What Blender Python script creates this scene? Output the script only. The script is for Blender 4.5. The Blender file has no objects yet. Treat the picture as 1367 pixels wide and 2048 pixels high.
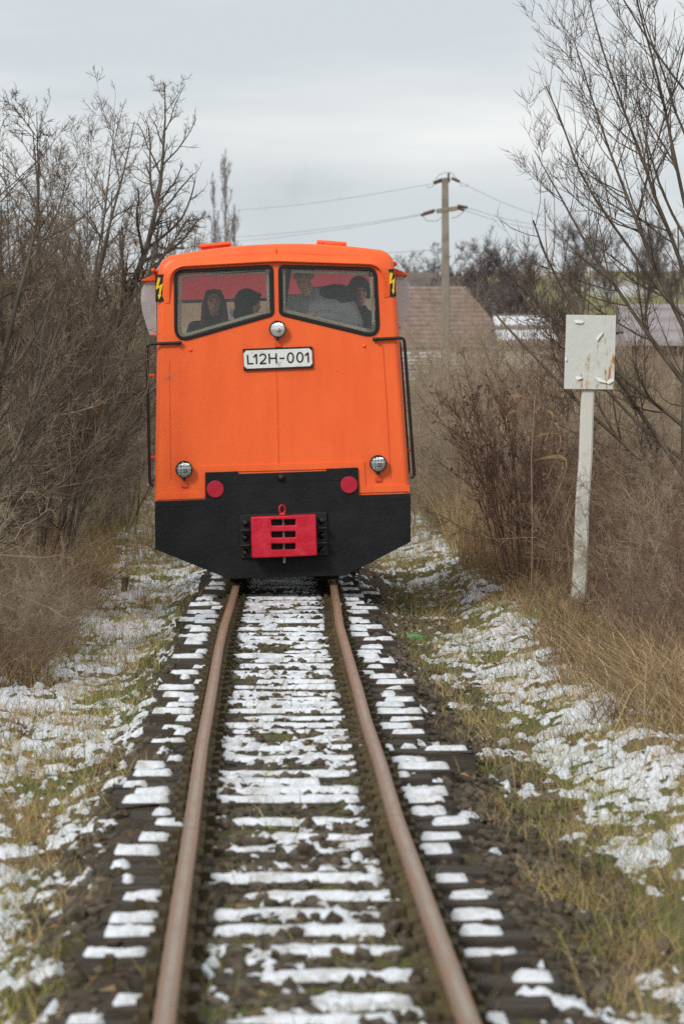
import bpy, bmesh, math, random
import numpy as np
from mathutils import Vector, Matrix
R = math.radians
scene = bpy.context.scene
C = scene.collection

# ------------------------------------------------------------------ camera, sky, sun, exposure
EYE = 1.65                      # eye height above the rail heads (rail head = 0)
FPX = 8200.0                    # focal length in photograph pixels (2048 high)
cam_d = bpy.data.cameras.new('camera'); cam = bpy.data.objects.new('camera', cam_d); C.objects.link(cam)
cam_d.sensor_fit = 'VERTICAL'; cam_d.sensor_height = 36.0; cam_d.sensor_width = 24.0
cam_d.lens = FPX / 2048 * 36.0
cam_d.clip_start = 0.5; cam_d.clip_end = 6000
cam.location = (0, 0, EYE)
cam.rotation_euler = (R(90) - math.atan(252 / FPX), 0, -math.atan(145 / FPX))
cam_d.dof.use_dof = True; cam_d.dof.focus_distance = 33.0; cam_d.dof.aperture_fstop = 6.3
scene.camera = cam

world = bpy.data.worlds.new('World'); scene.world = world; world.use_nodes = True
wn = world.node_tree; wn.nodes.clear()
def N(nt, t, **kw):
    n = nt.nodes.new(t)
    for k, v in kw.items(): setattr(n, k, v)
    return n
wo = N(wn, 'ShaderNodeOutputWorld'); bg = N(wn, 'ShaderNodeBackground'); bg2 = N(wn, 'ShaderNodeBackground')
sky = N(wn, 'ShaderNodeTexSky', sky_type='NISHITA'); sky.sun_disc = False
sky.sun_elevation = R(33); sky.sun_rotation = R(213)
tc = N(wn, 'ShaderNodeTexCoord'); mp = N(wn, 'ShaderNodeMapping'); mp.inputs['Scale'].default_value = (5.5, 5.5, 34)
no = N(wn, 'ShaderNodeTexNoise'); no.inputs['Scale'].default_value = 1.0; no.inputs['Detail'].default_value = 5; no.inputs['Roughness'].default_value = 0.45
cr = N(wn, 'ShaderNodeValToRGB'); cr.color_ramp.elements[0].position = .38; cr.color_ramp.elements[1].position = .62
cr.color_ramp.elements[0].color = (.555, .598, .632, 1); cr.color_ramp.elements[1].color = (.785, .795, .790, 1)
L_ = wn.links.new
L_(tc.outputs['Generated'], mp.inputs['Vector']); L_(mp.outputs['Vector'], no.inputs['Vector']); L_(no.outputs['Fac'], cr.inputs['Fac'])
L_(cr.outputs['Color'], bg.inputs['Color']); bg.inputs['Strength'].default_value = 0.93
L_(sky.outputs['Color'], bg2.inputs['Color']); bg2.inputs['Strength'].default_value = 0.06
mxs = N(wn, 'ShaderNodeMixShader'); mxs.inputs[0].default_value = 0.10
L_(bg.outputs[0], mxs.inputs[1]); L_(bg2.outputs[0], mxs.inputs[2]); L_(mxs.outputs[0], wo.inputs['Surface'])

sun_d = bpy.data.lights.new('sun', 'SUN'); sun = bpy.data.objects.new('sun', sun_d); C.objects.link(sun)
sun_d.energy = 1.5; sun_d.angle = R(14); sun_d.color = (1.0, .975, .94)
sun.rotation_euler = (R(56), 0, R(-33))
scene.view_settings.view_transform = 'Standard'; scene.view_settings.look = 'None'
scene.view_settings.gamma = 1.0; scene.view_settings.use_curve_mapping = False
scene.view_settings.exposure = 0.38
scene.cycles.use_denoising = False; scene.cycles.sample_clamp_indirect = 4.0; scene.render.filter_size = 1.25
scene.cycles.max_bounces = 6; scene.cycles.transparent_max_bounces = 16

# ------------------------------------------------------------------ helpers
def P(px, py, Y):
    """photograph pixel at a known distance Y -> world point"""
    return Vector(((px - 538.5) / FPX * Y, Y, EYE - (py - 772) / FPX * Y))
def sl(r, g, b):
    return tuple(((c / 255) / 12.92 if c / 255 < .04045 else ((c / 255 + .055) / 1.055) ** 2.4) for c in (r, g, b))

MATS = {}
def mat(name, col, rough=.8, col2=None, scale=6.0, mix=(.35, .65), bump=0.0, bscale=40.0, spec=.3, metal=0.0, attr=None, detail=4, stretch=(1, 1, 1)):
    if name in MATS: return MATS[name]
    m = bpy.data.materials.new(name); m.use_nodes = True; nt = m.node_tree
    b = nt.nodes['Principled BSDF']; lk = nt.links.new
    b.inputs['Roughness'].default_value = rough; b.inputs['Metallic'].default_value = metal
    b.inputs['Specular IOR Level'].default_value = spec
    b.inputs['Base Color'].default_value = (*col, 1)
    t = N(nt, 'ShaderNodeTexCoord'); mpp = N(nt, 'ShaderNodeMapping'); mpp.inputs['Scale'].default_value = stretch
    lk(t.outputs['Object'], mpp.inputs['Vector'])
    src = None
    if attr:
        a = N(nt, 'ShaderNodeAttribute', attribute_name=attr); src = a.outputs['Color']
    if col2 is not None:
        n1 = N(nt, 'ShaderNodeTexNoise'); n1.inputs['Scale'].default_value = scale; n1.inputs['Detail'].default_value = detail
        lk(mpp.outputs['Vector'], n1.inputs['Vector'])
        r1 = N(nt, 'ShaderNodeMapRange'); r1.inputs[1].default_value = mix[0]; r1.inputs[2].default_value = mix[1]
        lk(n1.outputs['Fac'], r1.inputs[0])
        x = N(nt, 'ShaderNodeMix', data_type='RGBA')
        lk(r1.outputs[0], x.inputs['Factor'])
        if src: lk(src, x.inputs['A'])
        else: x.inputs['A'].default_value = (*col, 1)
        x.inputs['B'].default_value = (*col2, 1)
        src = x.outputs['Result']
    if src: lk(src, b.inputs['Base Color'])
    if bump:
        n2 = N(nt, 'ShaderNodeTexNoise'); n2.inputs['Scale'].default_value = bscale; n2.inputs['Detail'].default_value = 5
        lk(mpp.outputs['Vector'], n2.inputs['Vector'])
        bp = N(nt, 'ShaderNodeBump'); bp.inputs['Strength'].default_value = 1.0; bp.inputs['Distance'].default_value = bump
        lk(n2.outputs['Fac'], bp.inputs['Height']); lk(bp.outputs['Normal'], b.inputs['Normal'])
    MATS[name] = m
    return m

def link(name, me, m=None, parent=None, loc=None):
    o = bpy.data.objects.new(name, me); C.objects.link(o)
    if m is not None and me is not None:
        for q in (m if isinstance(m, (list, tuple)) else [m]): me.materials.append(q)
    if parent is not None: o.parent = parent
    if loc is not None: o.location = loc
    return o
def tag(o, label=None, cat=None, group=None, kind=None):
    if label: o['label'] = label
    if cat: o['category'] = cat
    if group: o['group'] = group
    if kind: o['kind'] = kind
    return o
def empty(name, loc=(0, 0, 0), rot=(0, 0, 0)):
    o = bpy.data.objects.new(name, None); C.objects.link(o); o.location = loc; o.rotation_euler = rot
    o.empty_display_size = .2
    return o
def np_mesh(name, V, quads=None, tris=None, smooth=True, cols=None):
    me = bpy.data.meshes.new(name)
    nv = len(V); q = 0 if quads is None else len(quads); t = 0 if tris is None else len(tris)
    me.vertices.add(nv); me.vertices.foreach_set('co', np.asarray(V, np.float32).ravel())
    loops = []; starts = []; tot = 0
    if q: loops.append(np.asarray(quads, np.int32).ravel()); starts.append(np.arange(q) * 4); tot = q * 4
    if t: loops.append(np.asarray(tris, np.int32).ravel()); starts.append(tot + np.arange(t) * 3)
    lv = np.concatenate(loops)
    me.loops.add(len(lv)); me.loops.foreach_set('vertex_index', lv)
    me.polygons.add(q + t); me.polygons.foreach_set('loop_start', np.concatenate(starts).astype(np.int32))
    if smooth: me.polygons.foreach_set('use_smooth', np.ones(q + t, bool))
    if cols is not None:
        a = me.color_attributes.new('col', 'FLOAT_COLOR', 'POINT')
        c4 = np.ones((nv, 4), np.float32); c4[:, :3] = cols; a.data.foreach_set('color', c4.ravel())
    me.update(calc_edges=True); me.validate()
    return me
def bm_mesh(bm, name='m', smooth=False, recalc=True):
    if recalc: bmesh.ops.recalc_face_normals(bm, faces=bm.faces)
    me = bpy.data.meshes.new(name); bm.to_mesh(me); bm.free()
    if smooth:
        me.polygons.foreach_set('use_smooth', np.ones(len(me.polygons), bool))
    return me
def smooth_angle(me, ang=40):
    me.polygons.foreach_set('use_smooth', np.ones(len(me.polygons), bool))
    me.set_sharp_from_angle(angle=R(ang))
    return me
def bev(bm, w, seg=2, ang=30):
    es = [e for e in bm.edges if len(e.link_faces) == 2 and e.calc_face_angle(0) > R(ang)]
    bmesh.ops.bevel(bm, geom=es, offset=w, segments=seg, profile=.5, affect='EDGES')
def box_bm(sx, sy, sz, loc=(0, 0, 0), bevel=0.0, rot=None, bm=None):
    b = bm or bmesh.new()
    mtx = Matrix.Translation(loc) @ (rot.to_4x4() if rot else Matrix.Identity(4)) @ Matrix.Diagonal((sx, sy, sz, 1))
    bmesh.ops.create_cube(b, size=1, matrix=mtx)
    if bevel and bm is None: bev(b, bevel)
    return b
def rounded(poly, rads, seg=6):
    """2-D polygon with rounded corners"""
    out = []; n = len(poly)
    if not isinstance(rads, (list, tuple)): rads = [rads] * n
    for i in range(n):
        p = Vector(poly[i]); a = Vector(poly[i - 1]); b = Vector(poly[(i + 1) % n]); r = rads[i]
        if r <= 0: out.append(p); continue
        u = (a - p).normalized(); v = (b - p).normalized()
        th = u.angle(v); t = r / math.tan(th / 2)
        t = min(t, (a - p).length * .48, (b - p).length * .48)
        A = p + u * t; B = p + v * t
        for k in range(seg + 1):
            s = k / seg
            out.append((1 - s) ** 2 * A + 2 * s * (1 - s) * p + s * s * B)
    return [(q.x, q.y) for q in out]
def prism_bm(outer, y0, y1, holes=(), bevel=0.0, seg=2):
    """outline in the x-z plane, extruded along y from y0 (front) to y1"""
    bm = bmesh.new(); edges = []
    for loop in [outer, *holes]:
        vs = [bm.verts.new((x, y0, z)) for x, z in loop]
        for i in range(len(vs)): edges.append(bm.edges.new((vs[i - 1], vs[i])))
    if holes: bmesh.ops.triangle_fill(bm, use_beauty=True, use_dissolve=False, edges=edges)
    else: bm.faces.new(list(bm.verts))
    r = bmesh.ops.extrude_face_region(bm, geom=bm.faces[:])
    bmesh.ops.translate(bm, verts=[g for g in r['geom'] if isinstance(g, bmesh.types.BMVert)], vec=(0, y1 - y0, 0))
    bmesh.ops.recalc_face_normals(bm, faces=bm.faces)
    if bevel: bev(bm, bevel, seg)
    return bm
def cyl_bm(r, y0, y1, cx=0, cz=0, seg=24, bevel=0.0, r2=None):
    return prism_bm([(cx + r * math.cos(2 * math.pi * k / seg), cz + r * math.sin(2 * math.pi * k / seg)) for k in range(seg)], y0, y1, bevel=bevel)
def lathe_np(prof, seg=24):
    """profile [(radius, y)] round the y axis"""
    V = []; Q = []
    for r, y in prof:
        for k in range(seg):
            a = 2 * math.pi * k / seg; V.append((r * math.cos(a), y, r * math.sin(a)))
    for i in range(len(prof) - 1):
        for k in range(seg):
            Q.append((i * seg + k, i * seg + (k + 1) % seg, (i + 1) * seg + (k + 1) % seg, (i + 1) * seg + k))
    return np.array(V), np.array(Q)
def tubes(pts, rad, sides, cap=False):
    """many polylines (N,P,3) with radii (N,P) -> vertices, quads"""
    pts = np.asarray(pts, float); n, p, _ = pts.shape
    t = np.gradient(pts, axis=1); t /= np.linalg.norm(t, axis=2, keepdims=True) + 1e-9
    ref = np.where(np.abs(t[:, :1, 2:3]) > .8, np.array([1., .13, 0]), np.array([.07, .1, 1.]))
    u = np.cross(t, np.broadcast_to(ref, t.shape)); u /= np.linalg.norm(u, axis=2, keepdims=True) + 1e-9
    v = np.cross(t, u)
    a = np.arange(sides) * 2 * math.pi / sides
    ring = u[:, :, None, :] * np.cos(a)[None, None, :, None] + v[:, :, None, :] * np.sin(a)[None, None, :, None]
    V = (pts[:, :, None, :] + ring * np.asarray(rad)[:, :, None, None]).reshape(-1, 3)
    idx = np.arange(n * p * sides).reshape(n, p, sides)
    A = idx[:, :-1, :]; B = np.roll(A, -1, axis=2); D = idx[:, 1:, :]; E = np.roll(D, -1, axis=2)
    Q = np.stack([A, B, E, D], -1).reshape(-1, 4)
    return V, Q
def tube_mesh(points, r, sides=10, name='tube', closed=False):
    V, Q = tubes(np.array([points], float), np.full((1, len(points)), r), sides)
    k = len(V); Q = Q.tolist()
    me = bpy.data.meshes.new(name)
    me.from_pydata([tuple(x) for x in V], [], Q + [list(range(sides))[::-1], list(range(k - sides, k))])
    me.polygons.foreach_set('use_smooth', np.ones(len(me.polygons), bool)); me.set_sharp_from_angle(angle=R(50))
    return me
def join_np(parts):
    V = []; Q = []; o = 0
    for v, q in parts:
        V.append(v); Q.append(q + o); o += len(v)
    return np.concatenate(V), np.concatenate(Q)
def hash2(ix, iy, seed):
    h = (ix.astype(np.int64) * 374761393 + iy.astype(np.int64) * 668265263 + seed * 1442695041) & 0x7fffffff
    h = ((h ^ (h >> 13)) * 1274126177) & 0x7fffffff
    return ((h ^ (h >> 16)) & 0xffffff) / float(0xffffff)
def vnoise(x, y, seed=0):
    ix = np.floor(x); iy = np.floor(y); fx = x - ix; fy = y - iy
    fx = fx * fx * (3 - 2 * fx); fy = fy * fy * (3 - 2 * fy)
    a = hash2(ix, iy, seed); b = hash2(ix + 1, iy, seed); c = hash2(ix, iy + 1, seed); d = hash2(ix + 1, iy + 1, seed)
    return (a * (1 - fx) + b * fx) * (1 - fy) + (c * (1 - fx) + d * fx) * fy
def fbm(x, y, seed=0, o=4, g=.5):
    s = 0; a = 1; t = 0
    for k in range(o):
        s = s + a * vnoise(x * 2 ** k + 13.7 * k, y * 2 ** k - 7.1 * k, seed + k); t += a; a *= g
    return s / t
def sstep(a, b, x):
    t = np.clip((np.asarray(x, float) - a) / (b - a), 0, 1); return t * t * (3 - 2 * t)

# ------------------------------------------------------------------ materials
M = dict(
    orange=mat('orange_paint', sl(251, 106, 45), .40, sl(238, 92, 38), 3.0, (.42, .9), .006, 2.6, .45, stretch=(2.2, 1, .5)),
    orange_dk=mat('orange_trim', sl(232, 84, 26), .45, sl(205, 70, 22), 7, (.3, .8), .001, 20, .4),
    black=mat('black_paint', (.009, .0095, .011), .5, (.017, .0175, .019), 5, (.4, .75), .004, 28, .22),
    iron=mat('black_iron', (.012, .012, .012), .4, (.03, .027, .024), 14, (.45, .8), .002, 50, .4),
    rail_pipe=mat('handrail_paint', (.022, .012, .010), .35, None, spec=.5),
    red=mat('coupler_red', sl(196, 16, 44), .45, sl(214, 48, 66), 9, (.45, .8), .004, 30, .4),
    red_disc=mat('red_reflector', sl(190, 22, 52), .5, sl(170, 20, 46), 20, spec=.4),
    steel=mat('bare_steel', (.42, .40, .37), .4, (.22, .19, .16), 30, spec=.5, metal=.5),
    rubber=mat('rubber_seal', (.010, .010, .010), .55, None, spec=.35),
    plate=mat('plate_white', sl(226, 227, 222), .6, sl(170, 166, 152), 16, (.52, .8), .0005, 60),
    ink=mat('plate_letter', (.016, .018, .022), .6),
    yellow=mat('sticker_yellow', sl(236, 200, 30), .5),
    sticker=mat('sticker_black', (.018, .018, .02), .4),
    pink=mat('cab_lining_red', sl(226, 86, 100), .6, sl(214, 76, 92), 4, spec=.2),
    cream=mat('cab_lining_cream', sl(232, 222, 190), .7, sl(215, 204, 172), 5, spec=.2),
    dash=mat('cab_dark', (.03, .03, .03), .7),
    under=mat('underframe', (.014, .013, .012), .8, (.03, .024, .018), 12),
    railhead=mat('rail_head', sl(128, 102, 80), .5, sl(142, 96, 62), 5.0, (.42, .72), .0006, 60, .35, stretch=(9, .6, 1)),
    railtop=mat('rail_running_strip', sl(146, 128, 108), .42, sl(128, 100, 76), 6.0, (.4, .75), .0005, 60, .45, stretch=(4, .5, 1)),
    railweb=mat('rail_web', sl(98, 84, 46), .9, sl(66, 50, 34), 9, (.4, .65), .002, 60),
    sleeper=mat('sleeper_wood', (.055, .047, .039), .9, (.12, .10, .077), 4, (.4, .75), .006, 30, .15, stretch=(1, 9, 9)),
    plate_iron=mat('tie_plate_rust', (.055, .034, .022), .85, (.09, .07, .03), 25),
    stone=mat('ballast_stone', (.070, .056, .041), .95, (.165, .135, .100), 3.0, (.4, .65), .004, 25, .15),
    bark=mat('bark', (.095, .077, .060), .95, (.19, .155, .115), 7, (.4, .7), .006, 40, .1, stretch=(1, 1, .25)),
    twig=mat('twig', (.20, .145, .098), .9, (.39, .295, .195), 2.2, (.4, .65), spec=.15),
    twig_dk=mat('twig_dark', (.108, .083, .062), .9, (.21, .16, .113), 1.8, (.4, .7), spec=.15),
    twig_red=mat('twig_reddish', (.155, .098, .072), .9, (.27, .185, .13), 2.2, (.4, .65), spec=.15),
    twig_pale=mat('twig_pale', (.40, .32, .225), .9, (.25, .19, .135), 1.6, (.4, .7), spec=.15),
    twig_far=mat('twig_far', (.165, .140, .132), .95, (.12, .10, .097), .5, spec=.05),
    grass=mat('grass', (.3, .2, .1), .9, attr='col', spec=.1),
    signwhite=mat('sign_white', sl(222, 224, 218), .6, sl(206, 208, 200), 9, bump=.0012, bscale=30),
    concrete=mat('concrete', (.29, .265, .22), .9, (.20, .18, .145), 3.5, (.35, .7), .003, 30, .15),
    ceramic=mat('insulator_brown', (.10, .045, .028), .35, spec=.5),
    ceramic_w=mat('insulator_white', (.7, .7, .68), .3, spec=.5),
    wire=mat('wire', (.24, .24, .245), .6),
)
def material(name):
    m = bpy.data.materials.new(name); m.use_nodes = True
    return m, m.node_tree, m.node_tree.nodes['Principled BSDF'], m.node_tree.links.new
def dirty_glass(name, dirt, dcol, smear=1.0):
    m, nt, b, lk = material(name); nt.nodes.remove(b)
    out = nt.nodes['Material Output']
    tr = N(nt, 'ShaderNodeBsdfTransparent'); tr.inputs[0].default_value = (.95, .96, .95, 1)
    df = N(nt, 'ShaderNodeBsdfDiffuse'); df.inputs[0].default_value = (*dcol, 1)
    gl = N(nt, 'ShaderNodeBsdfGlossy'); gl.inputs['Roughness'].default_value = .04; gl.inputs[0].default_value = (.9, .9, .9, 1)
    t = N(nt, 'ShaderNodeTexCoord'); n1 = N(nt, 'ShaderNodeTexNoise'); n1.inputs['Scale'].default_value = 3.2; n1.inputs['Detail'].default_value = 7
    n1.inputs['Distortion'].default_value = 1.2
    mr = N(nt, 'ShaderNodeMapRange'); mr.inputs[1].default_value = .3; mr.inputs[2].default_value = .75
    mr.inputs[3].default_value = dirt * (1 - .5 * smear); mr.inputs[4].default_value = dirt * (1 + .5 * smear)
    lk(t.outputs['Object'], n1.inputs['Vector']); lk(n1.outputs['Fac'], mr.inputs[0])
    m1 = N(nt, 'ShaderNodeMixShader'); lk(mr.outputs[0], m1.inputs[0]); lk(tr.outputs[0], m1.inputs[1]); lk(df.outputs[0], m1.inputs[2])
    fr = N(nt, 'ShaderNodeFresnel'); fr.inputs['IOR'].default_value = 1.45
    m2 = N(nt, 'ShaderNodeMixShader'); lk(fr.outputs[0], m2.inputs[0]); lk(m1.outputs[0], m2.inputs[1]); lk(gl.outputs[0], m2.inputs[2])
    lk(m2.outputs[0], out.inputs['Surface'])
    return m
M['glass'] = dirty_glass('windscreen_glass', .022, (.62, .62, .60))
M['plexi'] = dirty_glass('scratched_plexiglass', .52, (.66, .67, .67), .6)
M['clear'] = dirty_glass('side_glass', .03, (.6, .6, .6))
def lamp_glass():
    m, nt, b, lk = material('lamp_lens')
    b.inputs['Base Color'].default_value = (.80, .82, .80, 1); b.inputs['Roughness'].default_value = .14; b.inputs['Metallic'].default_value = .55
    t = N(nt, 'ShaderNodeTexCoord'); w = N(nt, 'ShaderNodeTexWave'); w.inputs['Scale'].default_value = 30; lk(t.outputs['Object'], w.inputs['Vector'])
    bp = N(nt, 'ShaderNodeBump'); bp.inputs['Distance'].default_value = .002; lk(w.outputs['Fac'], bp.inputs['Height']); lk(bp.outputs[0], b.inputs['Normal'])
    return m
M['lens'] = lamp_glass()
def snow_mat():
    m, nt, b, lk = material('snow')
    b.inputs['Base Color'].default_value = (.80, .83, .87, 1); b.inputs['Roughness'].default_value = .75; b.inputs['Specular IOR Level'].default_value = .25
    t = N(nt, 'ShaderNodeTexCoord')
    n1 = N(nt, 'ShaderNodeTexNoise'); n1.inputs['Scale'].default_value = 38; n1.inputs['Detail'].default_value = 6
    lk(t.outputs['Object'], n1.inputs['Vector'])
    n0 = N(nt, 'ShaderNodeTexNoise'); n0.inputs['Scale'].default_value = 11; n0.inputs['Detail'].default_value = 7; n0.inputs['Roughness'].default_value = .7; lk(t.outputs['Object'], n0.inputs['Vector'])
    rp = N(nt, 'ShaderNodeValToRGB'); e = rp.color_ramp.elements; e[0].position = .36; e[0].color = (.50, .49, .46, 1); e[1].position = .56; e[1].color = (.80, .83, .87, 1); lk(n0.outputs['Fac'], rp.inputs[0]); lk(rp.outputs[0], b.inputs['Base Color'])
    bp = N(nt, 'ShaderNodeBump'); bp.inputs['Distance'].default_value = .012; lk(n1.outputs['Fac'], bp.inputs['Height']); lk(bp.outputs[0], b.inputs['Normal'])
    return m
M['snow'] = snow_mat()

def translucent_lining(name, c):
    m, nt, b, lk = material(name); nt.nodes.remove(b); out = nt.nodes['Material Output']
    d = N(nt, 'ShaderNodeBsdfDiffuse'); d.inputs[0].default_value = (*c, 1); t = N(nt, 'ShaderNodeBsdfTranslucent'); t.inputs[0].default_value = (*c, 1)
    tc_ = N(nt, 'ShaderNodeTexCoord'); n1 = N(nt, 'ShaderNodeTexNoise'); n1.inputs['Scale'].default_value = 9; n1.inputs['Detail'].default_value = 5; lk(tc_.outputs['Object'], n1.inputs['Vector'])
    bp = N(nt, 'ShaderNodeBump'); bp.inputs['Distance'].default_value = .03; lk(n1.outputs['Fac'], bp.inputs['Height']); lk(bp.outputs[0], d.inputs['Normal']); lk(bp.outputs[0], t.inputs['Normal'])
    x = N(nt, 'ShaderNodeMixShader'); x.inputs[0].default_value = .55; lk(d.outputs[0], x.inputs[1]); lk(t.outputs[0], x.inputs[2]); lk(x.outputs[0], out.inputs['Surface'])
    return m
M['pink'] = translucent_lining('red_translucent_lining', sl(244, 104, 116)); M['cream_translucent'] = translucent_lining('cream_translucent_lining', sl(226, 214, 182))  # linings made translucent so daylight from behind brightens the cab
# ------------------------------------------------------------------ the lie of the land
_cy = np.array([0, 10.6, 13, 15.7, 18, 20.6, 23.4, 26, 28.3, 31, 34, 60, 120])
_cx = np.array([.127, .127, .113, .100, .094, .090, .083, .080, .086, .108, .127, .127, .127])
def centre(y): return np.interp(y, _cy, _cx)
def H(x, y):
    x = np.asarray(x, float); y = np.asarray(y, float)
    u = x - centre(y); a = np.abs(u)
    near = 1 - sstep(75, 130, y)
    z = -.128 - .036 * sstep(.36, .50, a) - .135 * sstep(.62, 1.10, a)
    z = z + .20 * sstep(1.35, 2.7, -u) + .30 * sstep(2.6, 7, -u)
    z = z + .12 * sstep(1.35, 1.9, u) * (1 - .5 * sstep(2.2, 3.0, u))  - .55 * sstep(3.2, 10, u)
    z = z + .05 * (fbm(x * 1.1, y * 1.1, 5, 3) - .5) * sstep(.8, 1.6, a)
    z = z + (.045 * (fbm(x * 4.3, y * 4.3, 9, 3) - .5) + .030 * (fbm(x * 13, y * 13, 21, 2) - .5)) * near
    far = np.interp(y, [0, 75, 150, 240, 400, 620, 900, 1600], [0, 0, -.4, 1.0, 8.0, 19.0, 21, 21])
    return z * near + (-.3) * (1 - near) + far + 1.6 * (fbm(x * .012, y * .012, 31, 3) - .5) * sstep(160, 320, y)

def stations(lo, hi, step, ends_lo, ends_hi, growth=1.16):
    s = list(np.arange(lo, hi, step)); d = step; p = s[-1]
    while p < ends_hi: d *= growth; p += d; s.append(p)
    d = step; p = lo; pre = []
    while p > ends_lo: d *= growth; p -= d; pre.append(p)
    return np.array(pre[::-1] + s)
def ystations(lo, hi, k, pw, end):
    s = [lo]
    while s[-1] < hi: s.append(s[-1] + k * (s[-1] / 10) ** pw)
    d = s[-1] - s[-2]
    while s[-1] < end: d *= 1.10; s.append(s[-1] + d)
    return np.array(s)
def grid_faces(ny, nx):
    i = np.arange(ny * nx).reshape(ny, nx)
    return np.stack([i[:-1, :-1], i[:-1, 1:], i[1:, 1:], i[1:, :-1]], -1).reshape(-1, 4)
xs = stations(-3.1, 3.6, .036, -900, 900); ys = np.concatenate([np.linspace(-30, 8, 14), ystations(8.6, 72, .036, 1.35, 2200)])
X, Y = np.meshgrid(xs, ys); Z = H(X, Y)
U = X - centre(Y)
soil = np.array([.070, .054, .037]); straw = np.array([.27, .20, .11]); green = np.array([.115, .125, .045]); brown = np.array([.115, .080, .052]); moss = np.array([.110, .115, .038])
n1 = fbm(X * 2.1, Y * 2.1, 41, 4)[..., None]; n2 = fbm(X * 1.0, Y * .6, 47, 4)[..., None]; n3 = fbm(X * 9, Y * 9, 51, 3)[..., None]
verge = (np.where(U < 0, sstep(.80, 1.05, np.abs(U)), sstep(1.0, 1.35, np.abs(U))) * (1 - sstep(2.0, 2.5, np.abs(U))))[..., None]
vc = straw * .62 * sstep(.42, .62, n2) + green * (1 - sstep(.42, .62, n2))
colr = soil * (.65 + .7 * n3) * (1 - verge) + vc * verge * (.6 + .7 * n3)
mo = (sstep(.50, .62, n1[..., 0]) * (1 - sstep(.5, .8, np.abs(U))))[..., None]
colr = colr * (1 - .75 * mo) + moss * .75 * mo
out = sstep(2.0, 2.5, np.abs(U))[..., None]
colr = colr * (1 - out) + brown * (.7 + .6 * n1) * out
f1 = fbm(X * .02, Y * .008, 61, 3)[..., None]; f2 = fbm(X * .05, Y * .02, 67, 4)[..., None]
field = straw * .80 * sstep(.4, .6, f1) + np.array([.21, .20, .09]) * (1 - sstep(.4, .6, f1))
field = field * (1 - .7 * sstep(.56, .70, f2)) + np.array([.80, .83, .87]) * .7 * sstep(.56, .70, f2)
farw = sstep(70, 100, Y)[..., None]
colr = colr * (1 - farw) + field * farw
g = link('ground', np_mesh('ground', np.stack([X, Y, Z], -1).reshape(-1, 3), grid_faces(len(ys), len(xs)), cols=colr.reshape(-1, 3)),
         mat('ground', soil, .95, None, attr='col', bump=.012, bscale=26, spec=.1))
tag(g, kind='structure')

# ------------------------------------------------------------------ snow lying on the ground (thin, torn by stones and stalks)
xs2 = np.arange(-2.9, 3.3, .021); ys2 = ystations(9.0, 74, .026, 1.38, 74.5)
X2, Y2 = np.meshgrid(xs2, ys2); U2 = X2 - centre(Y2); A2 = np.abs(U2)
s1 = fbm(X2 * 4.6, Y2 * 2.4, 71, 5, .6); s2 = fbm(X2 * .8, Y2 * .45, 77, 3); s3 = fbm(X2 * 21, Y2 * 11, 83, 3, .6)
thr = np.interp(A2, [0, .30, .36, .50, .56, .74, .84, 1.02, 1.25, 1.5, 1.75, 2.05, 2.35, 3.4],
                    [.545, .545, .70, .70, .60, .60, .66, .58, .525, .505, .505, .55, .66, .72])
thrL = np.interp(A2, [0, .66, .76, .9, 1.1, 1.75, 2.05, 2.35, 3.4], [1, 1, .56, .525, .51, .505, .55, .66, .72]); thr = np.where((U2 < 0) & (A2 > .66), thrL, thr)
thr = thr + np.where(U2 > 0, 1, 0) * np.interp(A2, [0, .75, .9, 1.25, 1.5, 3], [0, 0, .05, .05, 0, 0]) * sstep(12.5, 15, Y2) * (1 - sstep(18, 26, Y2))
thr = thr - np.where(U2 > 0, 1, 0) * np.interp(A2, [0, .62, .72, 1.02, 1.25, 3], [0, 0, .11, .09, .0, 0]) * (1 - sstep(12.5, 14.5, Y2))
thr = thr + .012 * (U2 > 1.1) - .035 * sstep(26, 34, Y2) * (A2 < .4) - .02 * sstep(9, 40, Y2)
S = s1 * .44 + s2 * .12 + s3 * .44 - thr - .004
Z2 = H(X2, Y2) + np.clip(S * .34, -.06, .028)
Q2 = grid_faces(len(ys2), len(xs2)); keep = (S.ravel()[Q2] > -.03).any(axis=1)
Q2 = Q2[keep]; used = np.unique(Q2); remap = np.full(S.size, -1); remap[used] = np.arange(len(used))
sn = link('snow', np_mesh('snow', np.stack([X2, Y2, Z2], -1).reshape(-1, 3)[used], remap[Q2]), M['snow'])
tag(sn, 'thin patchy snow lying on the ballast and grass verges', 'snow', kind='stuff')

# ------------------------------------------------------------------ the track: rails, sleepers with snow on them
rng = np.random.default_rng(7)
track = empty('railway_track', (.127, 30, -.2))
tag(track, 'narrow gauge track of rusty rails on snow-covered wooden sleepers', 'railway track')
def sub(name, me, m, parent, world=True):
    o = link(name, me, m, parent)
    if world: o.location = -parent_world(parent)
    return o
def parent_world(p):
    v = Vector(p.location)
    while p.parent is not None: p = p.parent; v = v + Vector(p.location)
    return v
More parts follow.
